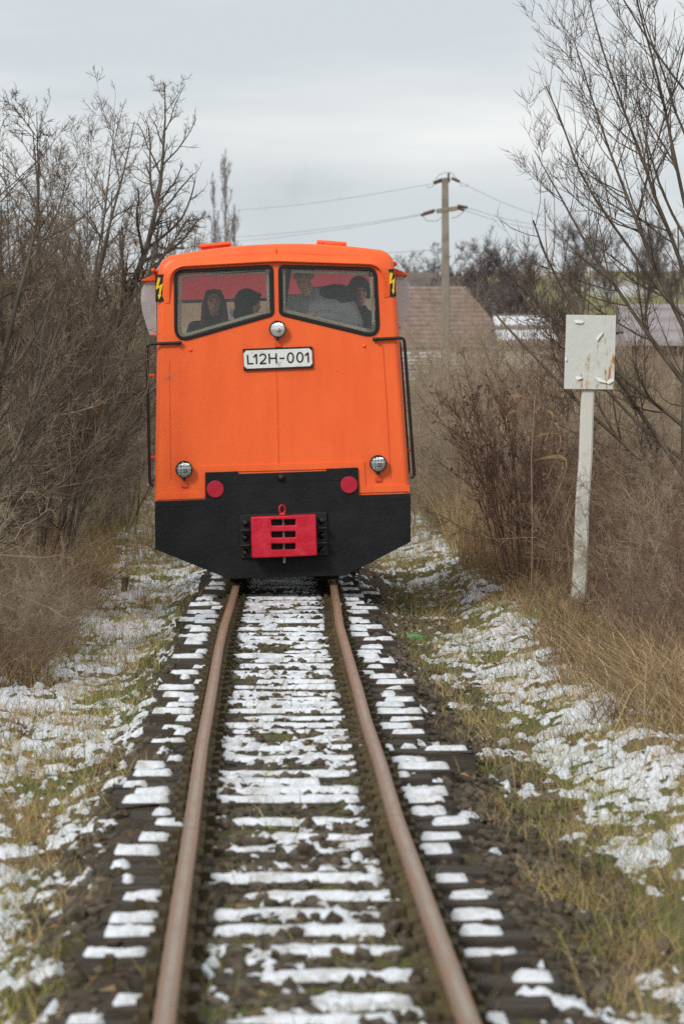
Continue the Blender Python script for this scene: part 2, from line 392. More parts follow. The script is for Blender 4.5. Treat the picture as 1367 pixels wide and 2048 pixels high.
# rail section (x, z): head then web and foot
head = [(-.030, -.012), (-.026, -.002), (-.012, 0.0), (.012, 0.0), (.026, -.002), (.030, -.012), (.029, -.030), (.009, -.038)]
foot = [(.009, -.038), (.008, -.084), (.045, -.098), (.046, -.106), (-.046, -.106), (-.045, -.098), (-.008, -.084), (-.009, -.038), (-.029, -.030), (-.030, -.012)]
prof = head + foot[1:-1]
nh = len(head)
HG = .405
wob_y = np.linspace(5, 75, 141)
wobL = np.interp(wob_y, [5, 12, 15.3, 19, 23, 28, 34, 75], [0, .004, .010, .0, .006, .004, 0, 0])
wobR = np.interp(wob_y, [5, 12, 15.7, 18, 20.5, 22.5, 26, 29, 31, 34, 75], [0, -.012, -.020, -.012, -.016, -.006, .0, -.006, -.002, 0, 0])
def rail_x(side, y): return centre(y) + side * HG + np.interp(y, wob_y, wobR if side > 0 else wobL)
def make_rail(side, y0, y1):
    yy = np.arange(y0 + .004, y1 - .004 + 1e-6, (y1 - y0 - .008) / max(2, round((y1 - y0) / .3)))
    n = len(prof); V = []; F = []
    for y in yy:
        x = float(rail_x(side, y)); dz = .006 * (float(vnoise(np.array(y * .35), np.array(side * 5.), 3)) - .5)
        V += [(x + px, y, pz + dz) for px, pz in prof]
    mi = []
    for i in range(len(yy) - 1):
        for k in range(n):
            F.append((i * n + k, i * n + (k + 1) % n, (i + 1) * n + (k + 1) % n, (i + 1) * n + k)); mi.append(2 if k == 2 else 0 if k < 5 or k == n - 1 else 1)
    F.append(tuple(range(n))[::-1]); mi.append(1); F.append(tuple(range(len(V) - n, len(V)))); mi.append(1)
    me = bpy.data.meshes.new('rail'); me.from_pydata(V, [], F); me.polygons.foreach_set('material_index', mi); smooth_angle(me, 35)
    bmx = bmesh.new(); bmx.from_mesh(me); bmesh.ops.recalc_face_normals(bmx, faces=bmx.faces); bmx.to_mesh(me); bmx.free()
    return sub('rail', me, [M['railhead'], M['railweb'], M['railtop']], track)
fish = bm_mesh(box_bm(.014, .40, .05, bevel=.004), 'fishplate')
for side, joints in ((-1, (6.3, 15.3, 24.3, 33.3, 42.3, 60)), (1, (6.7, 15.7, 24.7, 33.7, 42.7, 60))):
    for a, b in zip(joints[:-1], joints[1:]):
        r_ = make_rail(side, a, b)
        for s in (-1, 1):
            fo = sub('fishplate', fish, None, r_); fo.location = (float(rail_x(side, b)) + s * .018, b - .01 if b < 60 else b - .25, -.061)
            if not fish.materials: fish.materials.append(M['railweb'])
tp = bm_mesh(prism_bm([(-.10, -.007), (.10, -.007), (.10, .007), (.083, .010), (.080, .036), (.052, .036), (.049, .008), (-.049, .008), (-.052, .036), (-.080, .036), (-.083, .010), (-.10, .007)], -.065, .065), 'tie_plate'); tp.materials.append(M['plate_iron'])
band_me = None
def snow_cap(length, width, seed, full):
    r = np.random.default_rng(seed); parts = []
    for x0, x1, pr in ((-length / 2 + .005, -.465, .95), (-.345, .345, .96), (.465, length / 2 - .005, .95)):
        if r.random() > pr: continue
        e0 = x0 + r.uniform(0, .03) + (r.random() < .2) * r.uniform(0, .12); e1 = x1 - r.uniform(0, .03) - (r.random() < .2) * r.uniform(0, .12)
        nx = max(6, int((e1 - e0) / .016)); ny = 11
        gx, gy = np.meshgrid(np.linspace(e0, e1, nx), np.linspace(-width / 2 + .014, width / 2 - .003, ny))
        dx = np.minimum(gx - e0, e1 - gx); dy = np.minimum(gy + width / 2 - .014, width / 2 - gy)
        px = gx[0]; sd = seed * 3.1 + (x0 + 2) * 7
        yc = (fbm(px * 3.0 + sd, px * 0, 91, 3) - .5) * width * .55; w_ = (.15 + .95 * fbm(px * 3.4 + sd, px * 0 + 5, 93, 3, .6)) * width * .62
        gap = fbm(px * 2.2 + sd * 1.3, px * 0 + 9, 95, 2); w_ = w_ * sstep(.22, .36, gap * (1.0 if abs(x0 + x1) < .2 else 1.7)) * sstep(0, .03, np.minimum(px - e0, e1 - px) + .004) + 1e-4
        q = 1 - ((gy - yc[None]) / w_[None]) ** 2 + (fbm(gx * 26 + sd, gy * 34 + seed, 97, 4, .65) - .5) * 1.9
        h = -.007 + .034 * np.sqrt(np.clip(q, 0, 1)) * (.45 + .55 * np.clip(w_ / (.4 * width), 0, 1))[None]
        h[[0, -1], :] = -.010; h[:, [0, -1]] = -.010
        parts.append((np.stack([gx, gy, h], -1).reshape(-1, 3), grid_faces(ny, nx)))
    return parts
bandbm = None
SLEEP = []
y = 9.0; i = 0
while y < 62:
    SLEEP.append(y); y += float(np.clip(rng.normal(.475, .05), .34, .62))
for i, y in enumerate(SLEEP):
    Ls = float(rng.uniform(1.28, 1.52)); W = float(rng.uniform(.155, .20)); hh = .14
    off = float(rng.normal(0, .05)); rz = float(rng.normal(0, .022)); zt = -.121 + float(rng.normal(0, .004))
    bm = box_bm(Ls, W, hh, bevel=.012)
    bmesh.ops.subdivide_edges(bm, edges=[e for e in bm.edges if e.calc_length() > .5], cuts=7)
    for v in bm.verts:
        k = 1 if abs(v.co.x) > Ls / 2 - .05 else .4
        v.co += Vector(rng.normal(0, .005 * k, 3)); 
    me = bm_mesh(bm, 'sleeper', True); smooth_angle(me, 30)
    so = link('sleeper', me, M['sleeper'], track)
    so.location = Vector((float(centre(y)) + off, y, zt - hh / 2)) - track.location; so.rotation_euler = (float(rng.normal(0, .02)), 0, rz)
    cap = snow_cap(Ls, W, i + 3, 1.0 if y > 16 else 1.25)
    for cp in cap:
        so2 = link('snow_cap', np_mesh('snow_cap', *cp), M['snow'], so); so2.location = (0, 0, hh / 2)
    for side in (-1, 1):
        rx = float(rail_x(side, y)) - float(centre(y)) - off
        p1 = link('tie_plate', tp, None, so); p1.location = (rx, 0, hh / 2 + .006)
    for side in (-1, 1):
        if rng.random() < .45:
            bb = bmesh.new(); box_bm(.028, W + .012, hh + .012, bm=bb)
            bo = link('end_band', bm_mesh(bb, 'end_band'), M['plate_iron'], so); bo.location = (side * (Ls / 2 - float(rng.uniform(.06, .16))), 0, 0)

# ------------------------------------------------------------------ ballast stones
ballast = empty('ballast', (.127, 20, -.2)); tag(ballast, kind='structure')
def stone_mesh(seed, sub_=2):
    bm = bmesh.new(); bmesh.ops.create_icosphere(bm, subdivisions=1, radius=.5)
    r = np.random.default_rng(seed)
    for v in bm.verts: v.co = Vector(np.array(v.co) * (1 + r.normal(0, .22, 3)))
    for _ in range(4):
        nrm = Vector(r.normal(0, 1, 3)).normalized()
        dd = r.uniform(.26, .4)
        for v in bm.verts:
            k = v.co.dot(nrm)
            if k > dd: v.co -= nrm * (k - dd)
    return bm
smes = []
for k in range(6):
    me = bm_mesh(stone_mesh(k), 'stone'); me.materials.append(M['stone']); smes.append(me)
def stone_spots(n, y0, y1, seed, pw=1.0):
    r = np.random.default_rng(seed)
    yy = y0 + (y1 - y0) * r.random(n) ** pw
    sel = r.random(n)
    u = np.where(sel < .40, r.uniform(-.36, .36, n), np.where(sel < .54, -r.uniform(.70, .98, n), np.where(sel < .94, r.uniform(.70, 1.30, n), r.choice([-1, 1], n) * r.uniform(.46, .7, n))))
    return centre(yy) + u, yy
sx_, sy_ = stone_spots(290, 9.6, 17.5, 12, 1.3)
for k in range(290):
    s = float(rng.uniform(.045, .105)); o = link('stone', smes[k % 6], None, ballast)
    o.location = Vector((sx_[k], sy_[k], float(H(sx_[k], sy_[k])) + s * .12)) - ballast.location
    o.rotation_euler = tuple(rng.uniform(0, 6.28, 3)); o.scale = (s * float(rng.uniform(.9, 1.5)), s, s * float(rng.uniform(.6, .9)))
vb = []; tb = []
sx_, sy_ = stone_spots(8500, 9.4, 36, 14, 1.2)
zz = H(sx_, sy_)
base = []
for me in smes:
    v = np.array([tuple(q.co) for q in me.vertices]); t = np.array([tuple(p.vertices) for p in me.polygons]); base.append((v, t))
o_ = 0
for k in range(8500):
    v, t = base[k % 6]; s = rng.uniform(.02, .065)
    th = rng.uniform(0, 6.28); c_, s_ = math.cos(th), math.sin(th)
    w = v * (s * rng.uniform(.8, 1.4), s, s * rng.uniform(.5, .9))
    w = np.stack([w[:, 0] * c_ - w[:, 1] * s_ + sx_[k], w[:, 0] * s_ + w[:, 1] * c_ + sy_[k], w[:, 2] + zz[k] + s * .1], -1)
    vb.append(w); tb.append(t + o_); o_ += len(v)
gm = link('gravel', np_mesh('gravel', np.concatenate(vb), None, np.concatenate(tb), smooth=False), M['stone'], ballast)
gm.location = -ballast.location; tag(gm, kind='stuff')

# ------------------------------------------------------------------ grass, straw and dead stalks
def blades(name, x, y, h, w, lean, bend, cols, seed, label, cat, zoff=0.0, seg=2):
    r = np.random.default_rng(seed); n = len(x); z = H(x, y) - .01 + zoff
    th = r.uniform(0, 2 * math.pi, n); ph = r.uniform(0, 2 * math.pi, n)
    P0 = np.stack([x, y, z], -1); ld = np.stack([np.cos(th), np.sin(th), np.zeros(n)], -1)
    side = np.stack([np.cos(ph), np.sin(ph) * .4, np.zeros(n)], -1)
    t = np.linspace(0, 1, seg + 1)
    hor = lean[:, None] * t[None] + bend[:, None] * t[None] ** 2
    ver = t[None] - .45 * np.clip(bend, 0, 1.6)[:, None] * t[None] ** 2.4
    pts = P0[:, None] + h[:, None, None] * (ld[:, None] * hor[..., None] + np.array([0, 0, 1.])[None, None] * ver[..., None])
    wid = w[:, None] * (1 - .85 * t[None] ** 1.5)
    Lf = pts - side[:, None] * wid[..., None] / 2; Rt = pts + side[:, None] * wid[..., None] / 2
    V = np.stack([Lf, Rt], 2).reshape(-1, 3)
    i = np.arange(n * (seg + 1) * 2).reshape(n, seg + 1, 2)
    Q = np.stack([i[:, :-1, 0], i[:, :-1, 1], i[:, 1:, 1], i[:, 1:, 0]], -1).reshape(-1, 4)
    cc = np.repeat(cols, (seg + 1) * 2, axis=0)
    o = link(name, np_mesh(name, V, Q, cols=cc), M['grass']); tag(o, label, cat, kind='stuff')
    return o
def pick(r, n, pal, wts):
    k = r.choice(len(pal), n, p=np.array(wts) / sum(wts)); c = np.array(pal)[k] * r.uniform(.75, 1.65, (n, 1)); return c
PAL = [(.34, .25, .125), (.23, .155, .08), (.135, .150, .042), (.26, .225, .070), (.11, .07, .042), (.10, .145, .04)]
def clump(r, n, lo, hi, y0, y1, side, ypow, nclump, sig):
    cy = y0 + (y1 - y0) * r.random(nclump) ** ypow; cu = r.uniform(lo, hi, nclump)
    k = r.integers(0, nclump, n); yy = cy[k] + r.normal(0, sig * 1.6, n); uu = np.clip(cu[k] + r.normal(0, sig, n), lo - .1, hi + .15)
    return centre(yy) + side * uu, yy, k
r = np.random.default_rng(101)
for side, nm, lab in ((-1, 'verge_grass', 'short yellowish grass poking through snow left of the track'), (1, 'verge_grass', 'short straw and green grass poking through snow right of the track')):
    x, y, k = clump(r, 34000, .78 if side < 0 else .95, 2.25, 9.5, 60, side, 1.25, 800, .07)
    kc = np.array([PAL[q] for q in r.choice(6, 800, p=[.36, .14, .17, .19, .05, .09])])[k] * r.uniform(.75, 1.75, (len(x), 1))
    hgt = r.uniform(.04, .17, len(x)) * np.repeat(1, len(x))
    uc = np.abs(x - centre(y)); hgt = hgt * (1 + .8 * sstep(1.7, 2.3, uc))
    blades(nm, x, y, hgt, r.uniform(.0025, .0055, len(x)), r.uniform(0, .7, len(x)), r.uniform(0, .9, len(x)), kc, int(r.integers(1e6)), lab, 'grass')
    # sparser taller stalks over the verge
    n = 4600; yy = 9.8 + 48 * r.random(n) ** 1.1; uu = r.uniform(1.05, 2.4, n)
    blades('dry_stalks', centre(yy) + side * uu, yy, r.uniform(.10, .30, n), r.uniform(.002, .004, n), r.uniform(0, .35, n), r.uniform(0, .5, n), pick(r, n, PAL, [.3, .3, .05, .1, .25, 0]), int(r.integers(1e6)),
           'thin dry stalks standing on the verge %s of the track' % ('left' if side < 0 else 'right'), 'stalks')
    # matted straw at the foot of the thicket
    n = 30000; yy = (19 if side > 0 else 22) + 48 * r.random(n) ** 1.15; uu = np.abs(r.normal(0, .85, n)) + 1.95 + .25 * vnoise(yy * 1.3, yy * 0, 5 + side) + (.0 if side > 0 else .05)
    kp = ~((side > 0) & (yy > 28) & (yy < 35) & (uu > 2.0) & (uu < 2.95) & (r.random(n) < .8)); yy = yy[kp]; uu = uu[kp]; n = len(yy)
    blades('matted_straw', centre(yy) + side * uu, yy, r.uniform(.12, .55, n) * (1 - .3 * r.random(n)), r.uniform(.003, .007, n), r.uniform(0, .9, n), r.uniform(.2, 1.5, n), pick(r, n, [(.31, .225, .125), (.23, .15, .083), (.15, .095, .057), (.085, .055, .037)], [.34, .34, .22, .10]), int(r.integers(1e6)),
           'matted dry straw and weeds under the bushes %s of the track' % ('left' if side < 0 else 'right'), 'straw')
n = 7000; yy = 9.5 + 30 * r.random(n) ** 1.2; uu = r.choice([-1, 1], n) * np.where(r.random(n) < .35, r.uniform(0, .36, n), np.where(r.random(n) < .4, r.uniform(.44, .52, n), r.uniform(.8, 1.15, n)))
blades('track_weeds', centre(yy) + uu, yy, r.uniform(.02, .11, n), r.uniform(.003, .006, n), r.uniform(0, .8, n), r.uniform(0, .8, n), pick(r, n, PAL, [.2, .16, .26, .12, .08, .22]), 555, 'small weeds and dead stems growing between the rails', 'weeds')

# dead leaves and litter
n = 7000; yy = 9.6 + 40 * r.random(n) ** 1.2; uu = r.choice([-1, 1], n) * np.where(r.random(n) < .2, r.uniform(0, .7, n), r.uniform(.75, 2.3, n)); xx_ = centre(yy) + uu
ctr = np.stack([xx_, yy, H(xx_, yy) + .012], -1); tri = ctr[:, None] + r.normal(0, 1, (n, 3, 3)) * np.array([.022, .022, .007])
lf = link('dead_leaves', np_mesh('dead_leaves', tri.reshape(-1, 3), None, np.arange(3 * n).reshape(-1, 3), smooth=False, cols=np.repeat(pick(r, n, [(.16, .09, .05), (.09, .055, .035), (.26, .18, .10)], [.4, .4, .2]), 3, axis=0)), M['grass'])
tag(lf, 'brown dead leaves scattered over the ballast and verges', 'leaves', kind='stuff')
n = 3800; yy = r.normal(23.2, 1.3, n); uu = np.abs(r.normal(2.45, .28, n))
blades('straw_tussock', centre(yy) + uu, yy, r.uniform(.2, .62, n), r.uniform(.003, .006, n), r.uniform(0, .9, n), r.uniform(.2, 1.5, n), pick(r, n, [(.40, .30, .17), (.28, .19, .10), (.16, .10, .06)], [.5, .35, .15]), 777, 'long pale bent grass at the right picture edge', 'grass')

for side, n, y0, y1 in ((1, 2000, 22, 46), (-1, 1300, 24, 44)):
    yy = y0 + (y1 - y0) * r.random(n) ** 1.1; uu = 2.15 + np.abs(r.normal(0, .7, n))
    kp = ~((side > 0) & (yy > 27) & (yy < 34.3) & (uu < 2.95)); yy = yy[kp]; uu = uu[kp]; n = len(yy)
    blades('dead_stems', centre(yy) + side * uu, yy, r.uniform(.35, 1.2, n) * (1 if side > 0 else .7) * np.where(yy < 29, .65, 1), r.uniform(.003, .006, n), r.uniform(0, .28, n), r.uniform(0, .3, n), pick(r, n, [(.34, .245, .14), (.20, .13, .08), (.11, .07, .046)], [.25, .4, .35]), 880 + side,
           'tall dead weed stems standing in the %s thicket' % ('right' if side > 0 else 'left'), 'weeds')

n = 9000; yy = r.uniform(25.5, 41, n); uu = 1.5 + .35 * vnoise(yy * .9, yy * 0, 15) + np.abs(r.normal(0, .45, n))
blades('brown_weeds', centre(yy) - uu, yy, r.uniform(.10, .48, n), r.uniform(.003, .006, n), r.uniform(0, .9, n), r.uniform(.1, 1.4, n), pick(r, n, [(.30, .21, .115), (.19, .12, .07), (.11, .072, .048)], [.4, .38, .22]), 901, 'tangled brown weeds at the edge of the left thicket', 'weeds')
n = 9000; yy = r.uniform(22, 42, n); uu = 1.62 + .45 * vnoise(yy * .8, yy * 0, 17) + .15 * sstep(27, 30, yy) + np.abs(r.normal(0, .5, n)); kp = ~((yy > 30) & (yy < 34.2) & (uu > 2.2) & (uu < 2.8)); yy = yy[kp]; uu = uu[kp]; n = len(yy)
blades('brown_weeds', centre(yy) + uu, yy, r.uniform(.08, .34, n), r.uniform(.003, .006, n), r.uniform(0, .9, n), r.uniform(.1, 1.4, n), pick(r, n, [(.27, .185, .10), (.17, .105, .064), (.095, .060, .042)], [.3, .4, .3]), 903, 'tangled brown weeds at the edge of the right thicket', 'weeds')
# ------------------------------------------------------------------ the locomotive
LY = 33.9; ROLL = R(1.55)
loco = empty('locomotive', (.128, LY, .004), (0, -ROLL, 0))
tag(loco, 'orange narrow gauge locomotive with black skirt and red coupler, coming head on', 'locomotive')
def L(px, py):
    """photograph pixel on the locomotive's face -> its own (x, z)"""
    dx = (px - 569) / 242.; dz = (1170 - py) / 242.
    return (dx * math.cos(ROLL) + dz * math.sin(ROLL), -dx * math.sin(ROLL) + dz * math.cos(ROLL))
def LP(pts): return [L(*p) for p in pts]
def part(name, me, m, parent=loco, loc=None): return link(name, me, m, parent, loc)

# cab shell -------------------------------------------------
def outline(s, t, zb=.72):
    wb, wt, zc, zt, r_ = 1.056 - s, .976 - s, 2.755 - t, 2.822 - t, .15 - s * .5
    right = []
    zlev = [zb, 1.0, 1.4, 1.78, 2.1, 2.42, zc - r_]
    for z in zlev: right.append((wb + (wt - wb) * (z - zb) / (2.65 - zb), z))
    xk = right[-1][0]
    for k in range(1, 9):
        a = math.pi / 2 * k / 8
        right.append((xk - r_ + r_ * math.cos(a), zc - r_ + r_ * math.sin(a)))
    x0 = right[-1][0]
    for k in range(1, 9):
        f = k / 8; x = x0 * (1 - f); right.append((x, zc + (zt - zc) * (1 - (x / x0) ** 2)))
    left = [(-x, z) for x, z in right[:-1]]
    return right + left[::-1]
rings = []
for k in range(7):
    a = math.pi / 2 * k / 6
    rings.append((.05 * (1 - math.sin(a)), .085 * (1 - math.sin(a)), .075 * (1 - math.cos(a))))
stations_y = [(0, 0, .22), (0, 0, .32), (0, 0, 1.66), (0, 0, 1.72), (0, 0, 1.80)]
allr = rings + stations_y
pr = [outline(s, t) for s, t, _ in allr]; n = len(pr[0])
V = [(x, allr[i][2], z) for i, o in enumerate(pr) for x, z in o]
F = []
wi = {3, 4, 5}; wi_l = {n - 2 - 3, n - 2 - 4, n - 2 - 5}          # side window rows
for i in range(len(allr) - 1):
    win = allr[i][2] >= .31 and allr[i + 1][2] <= 1.67
    for k in range(n - 1):
        if win and (k in wi or k in wi_l): continue
        F.append((i * n + k, i * n + k + 1, (i + 1) * n + k + 1, (i + 1) * n + k))
me = bpy.data.meshes.new('cab_shell'); me.from_pydata(V, [], F); smooth_angle(me, 35)
part('cab_shell', me, M['orange'])
part('rear_wall', bm_mesh(prism_bm([(x, z) for x, z in outline(.012, .012)], 1.77, 1.79, holes=[[(-.90, 1.9), (.90, 1.9), (.88, 2.62), (.80, 2.69), (-.80, 2.69), (-.88, 2.62)]]), 'rear_wall'), M['orange'])  # wide opening added to let daylight through the linings into the cab
# front sheet with two window openings
wl = LP([(347.5, 540), (546, 529.5), (548, 631), (348.5, 688)]); wr = LP([(555.5, 529.5), (752.5, 535), (760, 679), (557, 630)])
RL = [.085, .05, .055, .11]; RR = [.05, .085, .11, .055]
def grow2(poly, d):
    c = Vector((sum(p[0] for p in poly) / len(poly), sum(p[1] for p in poly) / len(poly))); out = []
    m = len(poly)
    for i in range(m):
        a = Vector(poly[i - 1]); p = Vector(poly[i]); b = Vector(poly[(i + 1) % m])
        t = (b - a).normalized(); nr = Vector((t.y, -t.x))
        if nr.dot(p - c) < 0: nr = -nr
        out.append(tuple(p + nr * d))
    return out
wlo = rounded(wl, RL, 8); wro = rounded(wr, RR, 8)
bm = prism_bm(pr[0], .0, .02, holes=[grow2(wlo, -.012), grow2(wro, -.012)])
front = part('front_panel', bm_mesh(bm, 'front_panel'), M['orange'])
# seams and flat strips on the sheet
def strip(name, pts, w, d, m, parent=front, y=0.0):
    me = bm_mesh(ribbon_bm(LP(pts), w, y - d, y), name); return part(name, me, m, parent)
def ribbon_bm(pts, w, y0, y1, bevel=0.0):
    l = []; r_ = []; m = len(pts)
    for i in range(m):
        p = Vector(pts[i]); a = Vector(pts[max(0, i - 1)]); b = Vector(pts[min(m - 1, i + 1)])
        if 0 < i < m - 1:
            t1 = (p - a).normalized(); t2 = (b - p).normalized(); t = (t1 + t2).normalized(); k = 1 / max(.35, t.dot(t1))
        else: t = (b - a).normalized(); k = 1
        nr = Vector((-t.y, t.x)) * w / 2 * k
        l.append(tuple(p + nr)); r_.append(tuple(p - nr))
    bm = bmesh.new()
    fl = [bm.verts.new((x, y0, z)) for x, z in l]; fr = [bm.verts.new((x, y0, z)) for x, z in r_]
    bl = [bm.verts.new((x, y1, z)) for x, z in l]; br = [bm.verts.new((x, y1, z)) for x, z in r_]
    for i in range(m - 1):
        bm.faces.new((fl[i], fl[i + 1], fr[i + 1], fr[i])); bm.faces.new((bl[i], br[i], br[i + 1], bl[i + 1]))
        bm.faces.new((fl[i], bl[i], bl[i + 1], fl[i + 1])); bm.faces.new((fr[i], fr[i + 1], br[i + 1], br[i]))
    bm.faces.new((fl[0], fr[0], br[0], bl[0])); bm.faces.new((fl[-1], bl[-1], br[-1], fr[-1]))
    bmesh.ops.recalc_face_normals(bm, faces=bm.faces)
    if bevel: bev(bm, bevel)
    return bm
strip('seam', [(552, 498), (552.5, 526)], .008, .003, M['orange_dk'])
strip('seam', [(553, 742), (557, 934)], .006, .0025, M['orange_dk'])
strip('seam', [(765, 690), (772, 800), (781, 957)], .007, .003, M['orange_dk'])
strip('seam', [(339, 720), (341, 960)], .006, .002, M['orange_dk'])
strip('flange', [(312, 993), (403, 990), (403, 938), (560, 934), (722, 929.5), (724.5, 979), (818, 976)], .052, .010, M['orange'])
# brow over the windows: swells outwards, drops sharply to the recessed panes
bp_ = rounded(LP([(336.5, 606), (338.5, 533), (552, 521), (765.5, 528), (770.5, 594)]), [0, .15, .3, .15, 0], 10)
V = []; m_ = len(bp_); F = []
tot = np.cumsum([0] + [(Vector(bp_[i + 1]) - Vector(bp_[i])).length for i in range(m_ - 1)]); tot /= tot[-1]
for i in range(m_):
    p = Vector(bp_[i]); a = Vector(bp_[max(0, i - 1)]); b = Vector(bp_[min(m_ - 1, i + 1)]); t = (b - a).normalized(); nr = Vector((-t.y, t.x))
    e = min(tot[i], 1 - tot[i]); d = .05 * float(sstep(-.02, .16, e)) + .008
    prof2 = [(.055, -.001), (.035, -.3 * d), (.016, -.72 * d), (.005, -.95 * d), (-.004, -d), (-.010, -.93 * d), (-.012, -.4 * d), (-.012, .001)]
    for o_, yy_ in prof2:
        q = p + nr * o_; V.append((q.x, yy_, q.y))
K = 8
for i in range(m_ - 1):
    for k in range(K - 1): F.append((i * K + k, i * K + k + 1, (i + 1) * K + k + 1, (i + 1) * K + k))
F.append(tuple(range(K))); F.append(tuple(range((m_ - 1) * K, m_ * K))[::-1])
me = bpy.data.meshes.new('window_brow'); me.from_pydata(V, [], F); smooth_angle(me, 50)
part('window_brow', me, M['orange'], front)
# panes with rubber seals
for o_, nm in ((wlo, 0), (wro, 1)):
    ws = part('windscreen', bm_mesh(prism_bm(grow2(o_, -.024), .008, .013), 'windscreen'), M['glass'])
    bmx = prism_bm(o_, -.014, .022, holes=[grow2(o_, -.030)], bevel=.005)
    part('rubber_seal', bm_mesh(bmx, 'rubber_seal'), M['rubber'], ws)
    bmx = prism_bm(grow2(o_, -.034), .06, .075, holes=[grow2(o_, -.062)], bevel=.004)
    part('inner_frame', bm_mesh(bmx, 'inner_frame'), M['cream'], ws)
# skirt
sk = LP([(309.5, 1002), (411, 998.5), (411, 944.5), (475, 942), (475, 947.5), (652, 941.5), (652, 937), (714, 934.5), (716.5, 990), (820, 986.5), (820.5, 1083), (690, 1151), (458, 1157.5), (310, 1098)])
skirt = part('buffer_skirt', bm_mesh(prism_bm(sk, -.035, .01, bevel=.004), 'buffer_skirt'), M['black'])
strip('weld_seam', [(415, 966), (560, 962), (712, 957)], .012, .003, M['black'], skirt, -.035)
strip('weld_seam', [(313, 1012), (411, 1008)], .010, .003, M['black'], skirt, -.035)
strip('weld_seam', [(717, 1000), (818, 996)], .010, .003, M['black'], skirt, -.035)
kx, kz = L(561, 954.5)
part('knob', np_mesh('knob', *[q for q in lathe_np([(.0, -.05), (.016, -.047), (.026, -.035), (.03, -.02), (.03, 0)], 16)]), M['iron'], skirt, (kx, -.035, kz))
for c in ((430, 977.5), (697, 969)):
    x, z = L(*c)
    bo = part('red_marker_disc', bm_mesh(cyl_bm(.070, -.012, 0, bevel=.003, seg=36), 'red_marker_disc'), M['red_disc'], loco, (x, -.036, z))
    part('disc_rim', bm_mesh(prism_bm([(.074 * math.cos(a), .074 * math.sin(a)) for a in np.linspace(0, 6.2832, 37)[:-1]], -.008, 0, holes=[[(.0705 * math.cos(a), .0705 * math.sin(a)) for a in np.linspace(0, 6.2832, 37)[:-1]]]), 'disc_rim'), M['iron'], bo)
# lamps
def headlight(px, py, r_, guard):
    x, z = L(px, py)
    h = part('headlight', np_mesh('headlight', *lathe_np([(.0, .0), (r_ * .55, .0), (r_ * .8, -.015), (r_ * .96, -.04), (r_, -.045), (r_, -.062), (r_ * .90, -.066), (r_ * .88, -.052)], 32)), M['iron'], loco, (x, -.01, z))
    part('lens', np_mesh('lens', *lathe_np([(.0, -.066), (r_ * .35, -.064), (r_ * .65, -.059), (r_ * .89, -.051)], 32)), M['lens'], h)
    part('reflector', np_mesh('reflector', *lathe_np([(.0, -.070), (r_ * .2, -.0695), (r_ * .26, -.065)], 24)), M['steel'], h, (r_ * .12, 0, -r_ * .15))
    part('bracket', bm_mesh(box_bm(.024, .03, .03, (0, -.03, -r_ - .010), bevel=.005), 'bracket'), M['iron'], h)
    part('bracket_foot', bm_mesh(box_bm(.055, .012, .04, (0, -.002, -r_ - .06), bevel=.005), 'bracket_foot'), M['orange_dk'], h)
    if guard:
        wires = []
        for q in np.linspace(-.72, .72, 5):
            e = math.sqrt(1 - q * q) * r_ * .95
            wires.append([(q * r_, -.070, -e), (q * r_, -.076, 0), (q * r_, -.070, e)]); wires.append([(-e, -.070, q * r_), (0, -.076, q * r_), (e, -.070, q * r_)])
        V, Q = tubes(np.array(wires), np.full((len(wires), 3), .0016), 5)
        part('wire_guard', np_mesh('wire_guard', V, Q), M['iron'], h)
headlight(368, 938, .071, True); headlight(755, 926.5, .071, True); headlight(554.5, 658, .070, False)
# number plate
pl = LP([(485, 697.5), (623.5, 692.5), (625.5, 735.5), (487, 741)])
plate = part('number_plate', bm_mesh(prism_bm(pl, -.028, .0, bevel=.003), 'number_plate'), M['iron'])
pin = grow2(pl, -.016)
def cut(poly, c):
    out = []
    for i in range(4):
        p = Vector(poly[i]); a = Vector(poly[i - 1]); b = Vector(poly[(i + 1) % 4])
        out += [tuple(p + (a - p).normalized() * c), tuple(p + (b - p).normalized() * c)]
    return out
part('plate_face', bm_mesh(prism_bm(cut(pin, .022), -.030, -.027), 'plate_face'), M['plate'], plate)
def zp(x, y): return L(470 + x / 8.041, 680 + y / 8.041)
def arc(cx, cy, rx, ry, a0, a1, k=18): return [(cx + rx * math.cos(R(a)), cy - ry * math.sin(R(a))) for a in np.linspace(a0, a1, k)]
GL = [
    [(195, 238), (207, 380), (292, 378)],
    [(291, 279), (338, 228)], [(338, 222), (344, 384)],
    arc(440, 268, 48, 42, 170, -20, 14) + [(470, 312), (405, 372)], [(394, 378), (499, 374)],
    [(543, 214), (551, 377)], [(655, 211), (661, 374)], [(552, 294), (656, 290)],
    [(711, 294), (790, 290)],
    arc(886, 283, 47, 76, 0, 360, 30), arc(1037, 277, 47, 76, 0, 360, 30),
    [(1117, 252), (1166, 204)], [(1166, 196), (1173, 358)],
]
letters = bmesh.new()
for st in GL:
    b2 = ribbon_bm([zp(*q) for q in st], .0125, -.0325, -.0295)
    me2 = bpy.data.meshes.new('t'); b2.to_mesh(me2); b2.free(); letters.from_mesh(me2); bpy.data.meshes.remove(me2)
lo = part('plate_lettering', bm_mesh(letters, 'plate_lettering'), M['ink'], plate); tag(lo, 'black painted number L12H-001')
